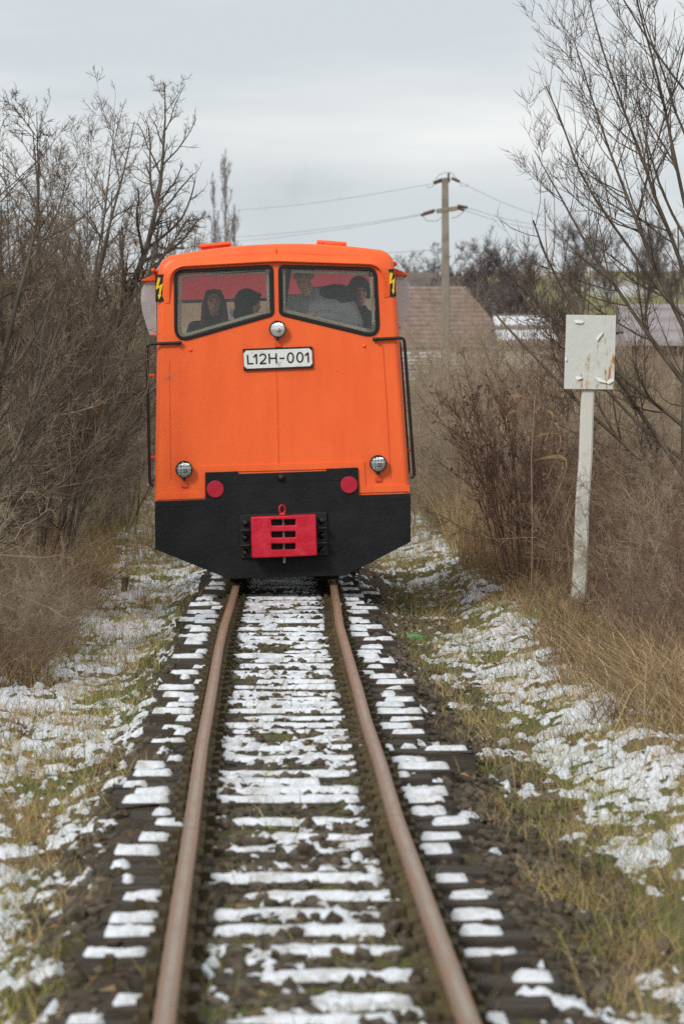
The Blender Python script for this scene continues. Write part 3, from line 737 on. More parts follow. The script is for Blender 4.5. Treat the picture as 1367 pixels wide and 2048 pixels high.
# high-voltage stickers
for k, (quad, bolt, ox, oy) in enumerate((
    ([(311, 549.5), (330.5, 548.5), (331, 603), (311, 604.5)], [(425, 470), (480, 560), (550, 520), (430, 970), (665, 810), (540, 1390), (600, 1390), (460, 1640), (405, 1390), (460, 1390), (500, 1010), (320, 1140), (310, 1000)], 300, 535),
    ([(768.5, 538.5), (787, 538), (791.5, 593), (773.5, 594)], [(500, 340), (570, 435), (640, 380), (555, 820), (715, 670), (690, 1300), (725, 1290), (645, 1500), (565, 1215), (625, 1270), (630, 880), (430, 1005), (415, 960)], 760, 530))):
    s_ = part('warning_sticker', bm_mesh(prism_bm(rounded(LP(quad), .006, 3), -.004, 0), 'warning_sticker'), M['sticker'])
    s_.location = (0, -.0 , 0)
    part('lightning_bolt', bm_mesh(prism_bm(LP([(ox + x / 25.6, oy + y / 25.6) for x, y in bolt]), -.0062, -.0035), 'lightning_bolt'), M['yellow'], s_)
# rivets
for c in ((381, 699.5), (727.5, 691.5), (685, 745), (672, 742)):
    x, z = L(*c); q = .017 if c[1] < 720 else .006
    part('rivet', np_mesh('rivet', *lathe_np([(0, -q * .8), (q * .5, -q * .7), (q * .85, -q * .4), (q, 0)], 14)), M['orange'], front, (x, -.0005, z))
# coupler
cb = LP([(501, 1032), (630, 1027), (633, 1109), (503, 1114)])
slots = []
for y0, y1, yo in ((1036.5, 1048.5, 0), (1061, 1072.5, 0), (1085, 1096.5, 0)):
    slots.append(rounded(LP([(542, y0 + .4), (589.5, y0 - .4), (589.5, y1 - .4), (542.5, y1 + .4)]), .008, 3))
coup = part('coupler', bm_mesh(prism_bm(cb, -.24, -.07, holes=slots), 'coupler'), M['red'])
md = coup.modifiers.new('bevel', 'BEVEL'); md.width = .011; md.segments = 3; md.limit_method = 'ANGLE'; md.angle_limit = R(50)
for p in coup.data.polygons: p.use_smooth = True
coup.data.set_sharp_from_angle(angle=R(45))
part('coupler_backing', bm_mesh(prism_bm(LP([(479, 1029), (652, 1023.5), (654.5, 1110), (481.5, 1115.5)]), -.065, -.036, bevel=.004), 'coupler_backing'), M['iron'], coup)
for sx, tx in ((490, 0), (642.5, 0)):
    dy = -(sx - 566) * .031
    for yy_ in (1043, 1072, 1102):
        x, z = L(sx, yy_ + dy)
        part('bolt', np_mesh('bolt', *lathe_np([(0, -.05), (.016, -.048), (.02, -.04), (.02, -.022), (.032, -.02), (.032, 0)], 6)), M['iron'], coup, (x, -.066, z))
    for yy_ in (1057, 1087):
        x, z = L(sx, yy_ + dy)
        part('web', bm_mesh(box_bm(.085, .10, .016, (0, 0, 0), bevel=.004), 'web'), M['iron'], coup, (x, -.11, z))
x, zt = L(565, 1024); _, zb = L(566, 1124)
part('coupling_pin', tube_mesh([(x, -.165, zb), (x, -.165, (zb + zt) / 2), (x, -.165, zt)], .013, 14, 'coupling_pin'), M['steel'], coup)
part('pin_collar', bm_mesh(box_bm(.05, .05, .02, (0, 0, 0), bevel=.005), 'pin_collar'), M['red'], coup, (L(563.5, 1027)[0], -.165, L(563.5, 1027)[1]))
x, z = L(563.5, 1017)
ring = [(x + .026 * math.sin(a) * .95, -.165 + .014 * math.sin(a), z + .034 * math.cos(a)) for a in np.linspace(0, 2 * math.pi, 25)]
part('pin_ring', tube_mesh(ring, .0075, 8, 'pin_ring'), M['red'], coup)
# grab rails
def pipe(name, pts, r_, m, parent=loco):
    p = [Vector(q) for q in pts]; out = [p[0]]
    for i in range(1, len(p) - 1):
        a = p[i] + (p[i - 1] - p[i]).normalized() * .035; b = p[i] + (p[i + 1] - p[i]).normalized() * .035
        for k in range(6):
            s = k / 5; out.append((1 - s) ** 2 * a + 2 * s * (1 - s) * p[i] + s * s * b)
    out.append(p[-1]); return part(name, tube_mesh(out, r_, 10, name), m, parent)
def l3(px, py, y): x, z = L(px, py); return (x, y, z)
for pts in ([l3(364, 685.5, -.03), l3(294, 688, -.03), l3(299, 969, .06), l3(306, 971.5, .06)],
            [l3(744, 678.5, -.03), l3(807, 675.5, -.03), l3(828.5, 953, .06), l3(820, 955, .06)]):
    gr = pipe('grab_rail', pts, .0135, M['rail_pipe'])
    x, y, z = pts[0]
    part('rail_mount', np_mesh('rail_mount', *lathe_np([(0, -.012), (.016, -.01), (.018, .05), (.03, .052)], 12)), M['rail_pipe'], gr, (x + (.03 if x > 0 else -.03), -.045, z))
pipe('grab_rail', [l3(800, 677, .5), l3(803, 690, .5), l3(822, 948, .62), l3(817, 953, .62)], .0135, M['rail_pipe'])
for c in ((303.5, 750), (304, 915)):
    x, z = L(*c); part('side_hook', bm_mesh(box_bm(.05, .03, .022, (0, .0, 0), bevel=.006), 'side_hook'), M['orange_dk'], loco, (x - .004, .2, z))
x, z = L(821, 901); part('side_hook', bm_mesh(box_bm(.05, .03, .022, bevel=.006), 'side_hook'), M['orange_dk'], loco, (x, .2, z))
# wind deflectors and little awnings beside the cab windows
for sgn, shp, awn in ((-1, [(311, 564), (300, 561), (287, 565), (281, 577), (279.5, 596), (282, 620), (289, 645), (297, 668), (305, 672), (311, 671)],
                       [(311, 546.5), (281, 558), (281, 560.5), (300, 560), (311, 559)]),
                      (1, [(790, 552), (803, 551), (815, 556), (821, 567), (822.5, 584), (820, 607), (814, 630), (807, 650), (800, 656), (795, 657)],
                       [(787, 533), (817.5, 546.5), (817.5, 549), (800, 549), (788, 547)])):
    poly = rounded(LP(shp), .012, 3)
    wd = part('wind_deflector', bm_mesh(prism_bm(poly, .30, .306), 'wind_deflector'), M['plexi'])
    x, z = L(305, 669) if sgn < 0 else L(798, 654)
    part('clamp', bm_mesh(box_bm(.04, .03, .014, bevel=.004), 'clamp'), M['orange_dk'], wd, (x, .30, z))
    part('window_awning', bm_mesh(prism_bm(LP(awn), .25, 1.8, bevel=.003), 'window_awning'), M['orange_dk'])
    x, z = L(306, 540) if sgn < 0 else L(789, 526.5)
    part('gutter_end', np_mesh('gutter_end', *lathe_np([(0, 0), (.014, .003), (.02, .015), (.02, 1.9), (0, 1.9)], 12)), M['orange_dk'], loco, (x, .1, z))
# roof fittings
h1 = part('roof_hatch', bm_mesh(prism_bm(LP([(400, 490), (459, 484), (460, 500), (402, 505)]), .35, .8, bevel=.004), 'roof_hatch'), M['orange_dk'])
part('hatch_lid', bm_mesh(prism_bm(LP([(397, 486.5), (460.5, 480), (461, 485.5), (398, 492)]), .32, .84, bevel=.003), 'hatch_lid'), M['orange'], h1)
h2 = part('roof_horn', tube_mesh([l3(634, 481, .45), l3(660, 482.5, .45), l3(694.5, 485.5, .45)], .021, 12, 'roof_horn'), M['orange'])
for px in (644, 686):
    x, z = L(px, 485 + (px - 644) * .07); part('horn_bracket', bm_mesh(box_bm(.03, .06, .06, bevel=.008), 'horn_bracket'), M['orange_dk'], h2, (x, .45, z - .008))
# side windows, rear part, running gear
for sgn in (-1, 1):
    x0 = 1.056 + (.976 - 1.056) * (1.78 - .72) / 1.93; x1 = 1.056 + (.976 - 1.056) * (2.60 - .72) / 1.93
    bmx = bmesh.new(); vs = [bmx.verts.new(v) for v in ((sgn * (x0 - .01), .32, 1.78), (sgn * (x0 - .01), 1.66, 1.78), (sgn * (x1 - .01), 1.66, 2.60), (sgn * (x1 - .01), .32, 2.60))]; bmx.faces.new(vs)
    part('side_window', bm_mesh(bmx, 'side_window'), M['clear'])
part('engine_hood', bm_mesh(box_bm(1.5, 4.1, 1.1, (0, 3.90, 1.28), bevel=.06), 'engine_hood'), M['orange'])
part('running_board', bm_mesh(box_bm(2.0, 5.6, .06, (0, 3.22, .69), bevel=.01), 'running_board'), M['under'])
part('underframe', bm_mesh(box_bm(.56, 5.6, .30, (0, 3.2, .50), bevel=.02), 'underframe'), M['under'])
for yy_ in (.55, 2.0, 3.4, 4.8):
    ax = part('axle', tube_mesh([(-.5, yy_, .29), (0, yy_, .29), (.5, yy_, .29)], .05, 12, 'axle'), M['under'])
    for sgn in (-1, 1):
        V, Q = lathe_np([(0, -.03), (.20, -.03), (.27, -.05), (.29, -.05), (.29, .05), (.315, .055), (.315, .075), (.2, .06), (0, .06)], 28)
        V = np.stack([-sgn * V[:, 1], V[:, 0], V[:, 2]], -1)
        part('wheel', np_mesh('wheel', V, Q), M['under'], ax, (sgn * .405, yy_, .30))
part('cab_floor', bm_mesh(box_bm(1.9, 1.6, .04, (0, .92, .90)), 'cab_floor'), M['dash'])
part('dashboard', bm_mesh(box_bm(1.7, .25, .95, (0, .17, 1.45), bevel=.03), 'dashboard'), M['dash'])
# rear bulkhead: cream below, red lining above, made translucent to glow with daylight; small window in it
zs_ = 2.415
def inpoly(z0, z1, ins=.03):
    o = [(x, z) for x, z in outline(ins, ins, .92)]
    return o
low = [(-.98, .92), (.98, .92), (.95, zs_), (-.95, zs_)]
def sheet(poly, y, holes=()):
    bm = bmesh.new(); ed = []
    for loop in [poly, *holes]:
        vs = [bm.verts.new((x, y, z)) for x, z in loop]
        for i in range(len(vs)): ed.append(bm.edges.new((vs[i - 1], vs[i])))
    bmesh.ops.triangle_fill(bm, use_beauty=True, use_dissolve=False, edges=ed); return bm
part('cream_translucent_lining', bm_mesh(sheet(low, 1.70, [[(-.42, 2.24), (-.30, 2.24), (-.30, 2.34), (-.42, 2.34)], [(.46, 2.20), (.60, 2.16), (.60, 2.34), (.46, 2.36)]]), 'cream_translucent_lining'), M['cream_translucent'])
up = [(-.945, zs_ + .002), (.945, zs_ + .002), (.93, 2.60), (.83, 2.69), (.4, 2.75), (0, 2.765), (-.4, 2.75), (-.83, 2.69), (-.93, 2.60)]
part('red_translucent_lining', bm_mesh(sheet(up, 1.71), 'red_translucent_lining'), M['pink'])
part('lining_rail', bm_mesh(box_bm(1.86, .03, .03, (0, 1.68, zs_ - .015), bevel=.006), 'lining_rail'), M['steel'])
part('ceiling', bm_mesh(prism_bm([(-.92, 2.60), (-.82, 2.705), (0, 2.77), (.82, 2.705), (.92, 2.60), (.9, 2.6), (.81, 2.69), (0, 2.755), (-.81, 2.69), (-.9, 2.6)], .15, 1.68), 'ceiling'), M['pink'])
# ------------------------------------------------------------------ the people in the cab
_b = bmesh.new(); bmesh.ops.create_icosphere(_b, subdivisions=3, radius=1); _b.verts.index_update()
BALL = (np.array([tuple(v.co) for v in _b.verts]), np.array([[v.index for v in f.verts] for f in _b.faces])); _b.free()
def blob_mesh(items, voxel, smooth_it=4, name='body'):
    """closed balls and limbs -> one continuous surface"""
    Vs = []; Fs = []
    def ball(mt):
        Fs.append(BALL[1] + sum(len(v) for v in Vs)); m4 = np.array(mt); Vs.append(BALL[0] @ m4[:3, :3].T + m4[:3, 3])
    for it in items:
        if it[0] == 'e':
            _, c, rad, *rot = it
            ball(Matrix.Translation(c) @ (rot[0].to_4x4() if rot else Matrix.Identity(4)) @ Matrix.Diagonal((*rad, 1)))
        else:
            _, a, b, r0, r1 = it
            a = Vector(a); b = Vector(b); k = max(2, int((b - a).length / (min(r0, r1) * .5)) + 1)
            for i in range(k + 1):
                f = i / k; q = r0 + (r1 - r0) * f
                ball(Matrix.Translation(a.lerp(b, f)) @ Matrix.Diagonal((q, q, q, 1)))
    me = np_mesh('tmp', np.concatenate(Vs), None, np.concatenate(Fs))
    o = bpy.data.objects.new('tmp', me); C.objects.link(o)
    md = o.modifiers.new('r', 'REMESH'); md.mode = 'VOXEL'; md.voxel_size = voxel; md.use_smooth_shade = True
    ms = o.modifiers.new('s', 'SMOOTH'); ms.factor = .5; ms.iterations = smooth_it
    dg = bpy.context.evaluated_depsgraph_get()
    res = bpy.data.meshes.new_from_object(o.evaluated_get(dg)); res.name = name
    bpy.data.objects.remove(o); bpy.data.meshes.remove(me)
    res.polygons.foreach_set('use_smooth', np.ones(len(res.polygons), bool))
    return res
skin = mat('skin', sl(236, 190, 168), .6, sl(226, 176, 154), 12, spec=.3)
def cloth(name, c, c2): return mat(name, c, .95, c2, 7, (.35, .7), .018, 9, .1)
def chain(pts, rads): return [('c', pts[i], pts[i + 1], rads[i], rads[i + 1]) for i in range(len(pts) - 1)]
def hand(w, d, up, s=1.0):
    """palm at wrist w pointing along d, five separate bent fingers"""
    w = Vector(w); d = Vector(d).normalized(); up = Vector(up).normalized(); sd = d.cross(up).normalized(); it = []
    pc = w + d * .05 * s
    for q in (-.026, -.009, .009, .026): it.append(('c', w + sd * q * .6 * s + d * .012, pc + d * .03 * s + sd * q * s, .014 * s, .012 * s))
    for q, ln in zip((-.031, -.010, .011, .031), (.062, .076, .072, .054)):
        k0 = pc + d * .036 * s + sd * q * s; k1 = k0 + (d * .9 - up * .25) * ln * .5 * s; k2 = k1 + (d * .55 - up * .8) * ln * .5 * s
        it += chain([k0, k1, k2], [.0095 * s, .0085 * s, .0075 * s])
    t0 = w + d * .025 * s - sd * .028 * s; t1 = t0 + (d * .5 - sd * .8) * .036 * s; t2 = t1 + (d * .9 - up * .3) * .03 * s
    it += chain([t0, t1, t2], [.013 * s, .011 * s, .009 * s])
    return it
def person(label, x, y, head_z, floor_z, yaw=0.0, lean=0.0, tilt=0.0, jacket=None, bulk=1.0, elbows=None, wrists=None, hand_dir=None, hair=None, hat=None, headyaw=0.0, shoulders=.19, extra=(), yoke=()):
    """stands on the cab floor; built facing the camera (-y)"""
    root = empty('person'); tag(root, label, 'person')
    ht = head_z + .12 - floor_z; s = ht / 1.72
    def W(v): return Vector(v) * s
    rz = Matrix.Rotation(yaw, 3, 'Z')
    hip = W((0, 0, .90)); lx, ly = lean
    neck = W((lx, ly, 1.42)); hd = W((lx * 1.18 + tilt, ly * 1.25 - .02, 1.60))
    sh = [W((lx + sg * shoulders * bulk, ly, 1.36)) for sg in (-1, 1)]
    el = [W(e) for e in (elbows or ((-.27, .03, 1.10), (.27, .03, 1.10)))]; wr_ = [W(e) for e in (wrists or ((-.24, -.10, .88), (.24, -.10, .88)))]
    hdirs = hand_dir or ((0, -.3, -1), (0, -.3, -1))
    hr = Matrix.Rotation(headyaw, 3, 'Z')
    def HD(v): return hd + hr @ (Vector(v) * s)
    body = []
    for i, sg in enumerate((-1, 1)):
        body += chain([W((sg * .09, 0, .88)), W((sg * .10, -.02, .48)), W((sg * .10, .02, .08))], [.085 * s, .058 * s, .042 * s])
        body += [('e', W((sg * .10, -.06, .045)), (.045 * s, .13 * s, .045 * s))]
        body += chain([sh[i], el[i], wr_[i]], [.052 * s, .042 * s, .028 * s]); body += hand(wr_[i], hdirs[i], (0, .2, 1), s)
    body += [('e', hip, (.155 * s, .11 * s, .13 * s)), ('e', hip.lerp(neck, .35), (.145 * s, .105 * s, .17 * s)), ('e', hip.lerp(neck, .72), (.17 * s, .115 * s, .18 * s))]
    body += chain([sh[0], sh[1]], [.06 * s, .06 * s]); body += chain([neck - W((0, 0, .04)), hd - W((0, -.01, .06))], [.058 * s, .052 * s])
    body += [('e', HD((0, .012, .025)), (.076 * s, .094 * s, .092 * s)), ('e', HD((0, -.020, -.045)), (.056 * s, .066 * s, .068 * s)), ('e', HD((0, -.058, -.085)), (.024 * s, .022 * s, .018 * s)),
             ('c', HD((0, -.085, .020)), HD((0, -.108, -.022)), .009 * s, .014 * s), ('e', HD((0, -.080, .042)), (.055 * s, .014 * s, .011 * s)), ('e', HD((0, -.084, -.052)), (.024 * s, .010 * s, .008 * s))]
    for sg in (-1, 1): body += [('e', HD((sg * .077, .015, .0)), (.010 * s, .018 * s, .030 * s)), ('e', HD((sg * .040, -.062, -.020)), (.022 * s, .022 * s, .02 * s))]
    bo = link('body', blob_mesh(body, .0105, 2), skin, root)
    for sg in (-1, 1):
        V, Q = lathe_np([(0, -.011), (.006, -.0095), (.011, 0)], 12)
        link('eye', np_mesh('eye', V * s, Q), mat('eye_dark', (.02, .015, .012), .3), root, HD((sg * .031, -.083, .018)))
        link('eyebrow', bm_mesh(box_bm(.034 * s, .008 * s, .007 * s, bevel=.002), 'eyebrow'), mat('brow_hair', (.03, .022, .018), .9), root, HD((sg * .032, -.094, .046)))
    link('mouth', bm_mesh(box_bm(.040 * s, .006 * s, .008 * s, bevel=.002), 'mouth'), mat('lips', sl(165, 90, 88), .6), root, HD((0, -.094, -.052)))
    # jacket, trousers
    jk = []
    for i, sg in enumerate((-1, 1)): jk += chain([sh[i], el[i], el[i].lerp(wr_[i], .92)], [.085 * s * bulk, .070 * s * bulk, .052 * s * bulk])
    jk += [('e', hip + W((0, 0, -.02)), (.185 * s * bulk, .15 * s, .14 * s)), ('e', hip.lerp(neck, .35), (.19 * s * bulk, .15 * s, .20 * s)), ('e', hip.lerp(neck, .70), (.205 * s * bulk, .155 * s, .20 * s))]
    jk += chain([sh[0], sh[1]], [.085 * s * bulk, .085 * s * bulk]); jk += [('c', neck - W((0, 0, .05)), neck + W((0, 0, .015)), .092 * s, .078 * s)]
    jk += [('e', W(c_), Vector(r_) * s) for c_, r_ in extra]
    link('jacket', blob_mesh(jk, .014, 3, 'jacket'), jacket, root)
    tr = []
    for sg in (-1, 1): tr += chain([W((sg * .09, 0, .90)), W((sg * .10, -.02, .48)), W((sg * .10, .02, .10))], [.105 * s, .078 * s, .065 * s])
    link('trousers', blob_mesh(tr, .016, 2, 'trousers'), cloth('dark_trousers', (.02, .022, .028), (.03, .03, .036)), root)
    if yoke: link('jacket_yoke', blob_mesh([('e', W(c_), Vector(r_) * s) for c_, r_ in yoke], .012, 3, 'jacket_yoke'), cloth('dark_grey_yoke', (.07, .075, .08), (.05, .053, .057)), root)
    if hair: hair(root, HD, s)
    if hat: hat(root, HD, s)
    wx, wz = x, floor_z
    # cab coordinates -> world (people keep upright in the leaning cab)
    wp = loco.matrix_basis if False else (Matrix.Translation(loco.location) @ Matrix.Rotation(-ROLL, 4, 'Y')) @ Vector((x, y, floor_z))
    root.location = wp; root.rotation_euler = (0, -ROLL, yaw)
    return root
def long_hair(root, HD, s):
    it = [('e', HD((0, .030, .040)), (.090 * s, .098 * s, .094 * s))]
    for sg in (-1, 1):
        it += [('c', HD((sg * .050, -.035, .10)), HD((sg * .088, -.01, .0)), .028 * s, .026 * s), ('c', HD((sg * .088, -.005, .0)), HD((sg * .098, -.03, -.20)), .030 * s, .040 * s), ('c', HD((sg * .098, -.035, -.20)), HD((sg * .085, -.055, -.33)), .036 * s, .020 * s)]
    it += [('e', HD((0, .07, -.10)), (.10 * s, .05 * s, .16 * s))]
    link('hair', blob_mesh(it, .011, 2, 'hair'), mat('brown_hair', sl(78, 56, 44), .6, sl(120, 92, 74), 16, (.4, .7), .006, 60, .3, stretch=(4, 4, .5)), root)
def hood(col, cap):
    def f(root, HD, s):
        it = [('e', HD((0, .035, .030)), (.115 * s, .125 * s, .130 * s)), ('e', HD((0, .05, -.09)), (.125 * s, .12 * s, .11 * s))]
        it += [('c', HD((-.085, -.05, .09)), HD((.085, -.05, .09)), .03 * s, .03 * s)]
        link('hood', blob_mesh(it, .012, 3, 'hood'), col, root)
        if cap:
            V, Q = lathe_np([(0, 0), (.06, .002), (.085, .006), (.088, .012), (.06, .012), (0, .012)], 24)
            V = np.stack([V[:, 0], V[:, 2] * 1.15, -V[:, 1] - .18 * V[:, 2] ** 2 / .1 * 0], -1) * s
            link('cap_peak', np_mesh('cap_peak', V, Q), mat('cap_black', (.012, .012, .013), .8), root, HD((0, -.115, .055)))
    return f
def beanie(root, HD, s):
    it = [('e', HD((0, .015, .060)), (.094 * s, .108 * s, .095 * s)), ('c', HD((-.07, -.02, .045)), HD((.07, -.02, .045)), .045 * s, .045 * s), ('c', HD((-.05, .07, .03)), HD((.05, .07, .03)), .05 * s, .05 * s)]
    for sg in (-1, 1): it += [('c', HD((sg * .078, -.01, .05)), HD((sg * .082, .01, -.04)), .028 * s, .022 * s)]
    link('knitted_hat', blob_mesh(it, .011, 2, 'knitted_hat'), cloth('dark_knit', (.030, .031, .034), (.05, .05, .053)), root)
def short_hair(root, HD, s):
    it = [('e', HD((0, .035, .055)), (.086 * s, .092 * s, .085 * s))]
    link('hair', blob_mesh(it, .011, 2, 'hair'), mat('grey_hair', (.06, .055, .05), .8), root)
navy = cloth('navy_jacket', (.030, .036, .050), (.05, .056, .07)); blk = cloth('black_jacket', (.014, .015, .018), (.026, .027, .03)); gry = cloth('grey_jacket', (.42, .44, .45), (.33, .345, .36))
FZ = .925
def onloco(px, py): return L(px, py)
x, z = L(425, 604)
person('person with long brown hair and a dark jacket, leftmost in the cab', x, .95, z, FZ, 0, (0, 0), 0, navy, .95, hair=long_hair)
x, z = L(490, 609)
person('person in a black hood and peaked cap, turned sideways in the cab', x, .80, z, FZ, R(62), (0, 0), 0, blk, .95, hair=hood(blk, True))
x, z = L(598, 549)
person('person in a grey work jacket leaning at the right windscreen', x + .10, .52, z, FZ, R(-8), (.04, -.04), -.10, gry, 1.16, elbows=((-.27, -.02, 1.15), (.36, -.12, 1.19)), wrists=((-.24, -.12, 1.02), (.09, -.24, 1.265)), hand_dir=((0, -.6, -.8), (-1, -.05, .12)), hair=short_hair, shoulders=.2, extra=(((.12, .02, 1.38), (.24, .15, .14)), ((.06, -.02, 1.22), (.25, .16, .2))), yoke=(((.20, -.02, 1.455), (.15, .15, .075)), ((.28, -.01, 1.40), (.10, .14, .09))))
x, z = L(721, 583)
person('person in a dark knitted hat, rightmost in the cab', x, .78, z, FZ, R(6), (0, 0), 0, blk, .92, hat=beanie)
# ------------------------------------------------------------------ sign beside the track
base = P(1156, 1205, 34.0); top_ = P(1181, 660, 34.0)
sign = empty('trackside_sign', base); tag(sign, 'blank white rust-stained board on a leaning white post', 'sign')
def rel(p): return Vector(p) - base
bm = bmesh.new(); w0 = .047
secs = [(0, .062, 0), (.35, .058, .006), (.8, .056, -.004), (1.2, .055, .005), (1.6, .054, -.002), (1.95, .052, 0), (2.2, .05, 0)]
ax = (top_ - base)
prev = None
for t, hw, o in secs:
    c = ax * (t / 2.25) + Vector((o, 0, 0)); ring = [bm.verts.new(c + Vector((sx * hw, sy * .05, 0))) for sx, sy in ((-1, -.75), (-.75, -1), (.75, -1), (1, -.75), (1, .75), (.75, 1), (-.75, 1), (-1, .75))]
    if prev: 
        for k in range(8): bm.faces.new((prev[k], prev[(k + 1) % 8], ring[(k + 1) % 8], ring[k]))
    else: bm.faces.new(ring[::-1])
    prev = ring
bm.faces.new(prev)
post_m, nt, b, lk = material('post_whitewash')
t = N(nt, 'ShaderNodeTexCoord'); n1 = N(nt, 'ShaderNodeTexNoise'); n1.inputs['Scale'].default_value = 7; n1.inputs['Detail'].default_value = 7
sep = N(nt, 'ShaderNodeSeparateXYZ'); lk(t.outputs['Object'], sep.inputs[0]); lk(t.outputs['Object'], n1.inputs['Vector'])
ad = N(nt, 'ShaderNodeMath', operation='MULTIPLY_ADD'); ad.inputs[1].default_value = -.28; lk(sep.outputs[2], ad.inputs[0]); lk(n1.outputs['Fac'], ad.inputs[2])
rp = N(nt, 'ShaderNodeValToRGB'); e = rp.color_ramp.elements; e[0].position = .22; e[0].color = (*sl(206, 203, 194), 1); e[1].position = .58; e[1].color = (*sl(128, 122, 100), 1)
q = e.new(.38); q.color = (*sl(190, 187, 175), 1)
lk(ad.outputs[0], rp.inputs[0]); lk(rp.outputs[0], b.inputs['Base Color']); b.inputs['Roughness'].default_value = .9
bp = N(nt, 'ShaderNodeBump'); bp.inputs['Distance'].default_value = .006; lk(n1.outputs['Fac'], bp.inputs['Height']); lk(bp.outputs[0], b.inputs['Normal'])
po = link('post', smooth_angle(bm_mesh(bm, 'post'), 30), post_m, sign)
# board: flaking white paint with rust runs
bd_m, nt, b, lk = material('board_flaking_paint')
t = N(nt, 'ShaderNodeTexCoord'); mpn = N(nt, 'ShaderNodeMapping'); mpn.inputs['Scale'].default_value = (26, 1, 6.5); lk(t.outputs['Object'], mpn.inputs[0])
n1 = N(nt, 'ShaderNodeTexNoise'); n1.inputs['Scale'].default_value = 1; n1.inputs['Detail'].default_value = 6; n1.inputs['Roughness'].default_value = .65; lk(mpn.outputs[0], n1.inputs['Vector'])
n2 = N(nt, 'ShaderNodeTexNoise'); n2.inputs['Scale'].default_value = 5.5; n2.inputs['Detail'].default_value = 2; lk(t.outputs['Object'], n2.inputs['Vector'])
sep = N(nt, 'ShaderNodeSeparateXYZ'); lk(t.outputs['Object'], sep.inputs[0])
a1 = N(nt, 'ShaderNodeMath', operation='MULTIPLY_ADD'); a1.inputs[1].default_value = .45; lk(sep.outputs[0], a1.inputs[0]); lk(n1.outputs['Fac'], a1.inputs[2])
a2 = N(nt, 'ShaderNodeMath', operation='MULTIPLY_ADD'); a2.inputs[1].default_value = .55; lk(n2.outputs['Fac'], a2.inputs[0]); lk(a1.outputs[0], a2.inputs[2])
a3 = N(nt, 'ShaderNodeMath', operation='MULTIPLY_ADD'); a3.inputs[1].default_value = -.22; lk(sep.outputs[2], a3.inputs[0]); lk(a2.outputs[0], a3.inputs[2])
rp = N(nt, 'ShaderNodeValToRGB'); e = rp.color_ramp.elements; e[0].position = .86; e[0].color = (*sl(204, 206, 199), 1); e[1].position = 1.0; e[1].color = (*sl(158, 108, 58), 1)
q = e.new(.94); q.color = (*sl(198, 184, 156), 1)
lk(a3.outputs[0], rp.inputs[0]); lk(rp.outputs[0], b.inputs['Base Color']); b.inputs['Roughness'].default_value = .6
n3 = N(nt, 'ShaderNodeTexNoise'); n3.inputs['Scale'].default_value = 14; n3.inputs['Detail'].default_value = 5; lk(t.outputs['Object'], n3.inputs['Vector'])
bp = N(nt, 'ShaderNodeBump'); bp.inputs['Distance'].default_value = .006; lk(n3.outputs['Fac'], bp.inputs['Height']); lk(bp.outputs[0], b.inputs['Normal'])
Ys = 33.93
bc = P(1179, 704, Ys); cor = [P(1131.5, 629.5, Ys), P(1231, 631, Ys), P(1227, 779, Ys), P(1127, 778, Ys)]
board = link('board', bm_mesh(prism_bm([(c.x - bc.x, c.z - bc.z) for c in cor], -.012, .008, bevel=.002), 'board'), bd_m, sign); board.location = rel(bc)
def flake(pts):
    c = [P(*p, Ys) - bc for p in pts]; bm = bmesh.new(); m = len(c)
    vs = [bm.verts.new((p.x, -.0135 - (.016 if k in (1, 2) else 0), p.z)) for k, p in enumerate(c)]; bm.faces.new(vs)
    r_ = bmesh.ops.extrude_face_region(bm, geom=bm.faces[:]); bmesh.ops.translate(bm, verts=[g for g in r_['geom'] if isinstance(g, bmesh.types.BMVert)], vec=(0, -.002, 0))
    link('paint_flake', bm_mesh(bm, 'paint_flake'), M['signwhite'], board)
for f in ([(1145, 641), (1150, 646), (1162, 647), (1168, 643), (1158, 640)], [(1190, 677), (1193, 682), (1204, 667), (1206, 664), (1198, 668)], [(1149, 755), (1153, 760), (1163, 757), (1164, 754), (1155, 752)],
          [(1187, 753), (1196, 763), (1211, 766), (1211, 762), (1200, 757)], [(1211, 766), (1216, 768), (1226, 762), (1227, 757), (1217, 759)], [(1128, 716), (1129, 722), (1132, 721), (1132, 715)]): flake(f)

# ------------------------------------------------------------------ green bottle lying in the snow
bp0 = P(832, 1207, 31.0); zb = float(H(bp0.x, bp0.y))
bot = empty('bottle', (bp0.x, bp0.y, zb + .035), (0, 0, R(8))); tag(bot, 'green bottle lying on the snow right of the rails', 'bottle')
gm_ = mat('bottle_green', (.015, .30, .075), .12, None, spec=.6)
bot.scale = (.62, .62, .62)
V, Q = lathe_np([(0, 0), (.034, .002), (.038, .012), (.038, .15), (.030, .175), (.016, .205), (.014, .24), (0, .24)], 18); V = np.stack([V[:, 1] - .12, V[:, 0], V[:, 2]], -1)
link('glass_body', np_mesh('glass_body', V, Q), gm_, bot)
V, Q = lathe_np([(0, 0), (.0165, 0), (.0165, .02), (0, .02)], 14); V = np.stack([V[:, 1] + .112, V[:, 0], V[:, 2]], -1)
link('bottle_cap', np_mesh('bottle_cap', V, Q), mat('cap_green', (.02, .2, .06), .4), bot)

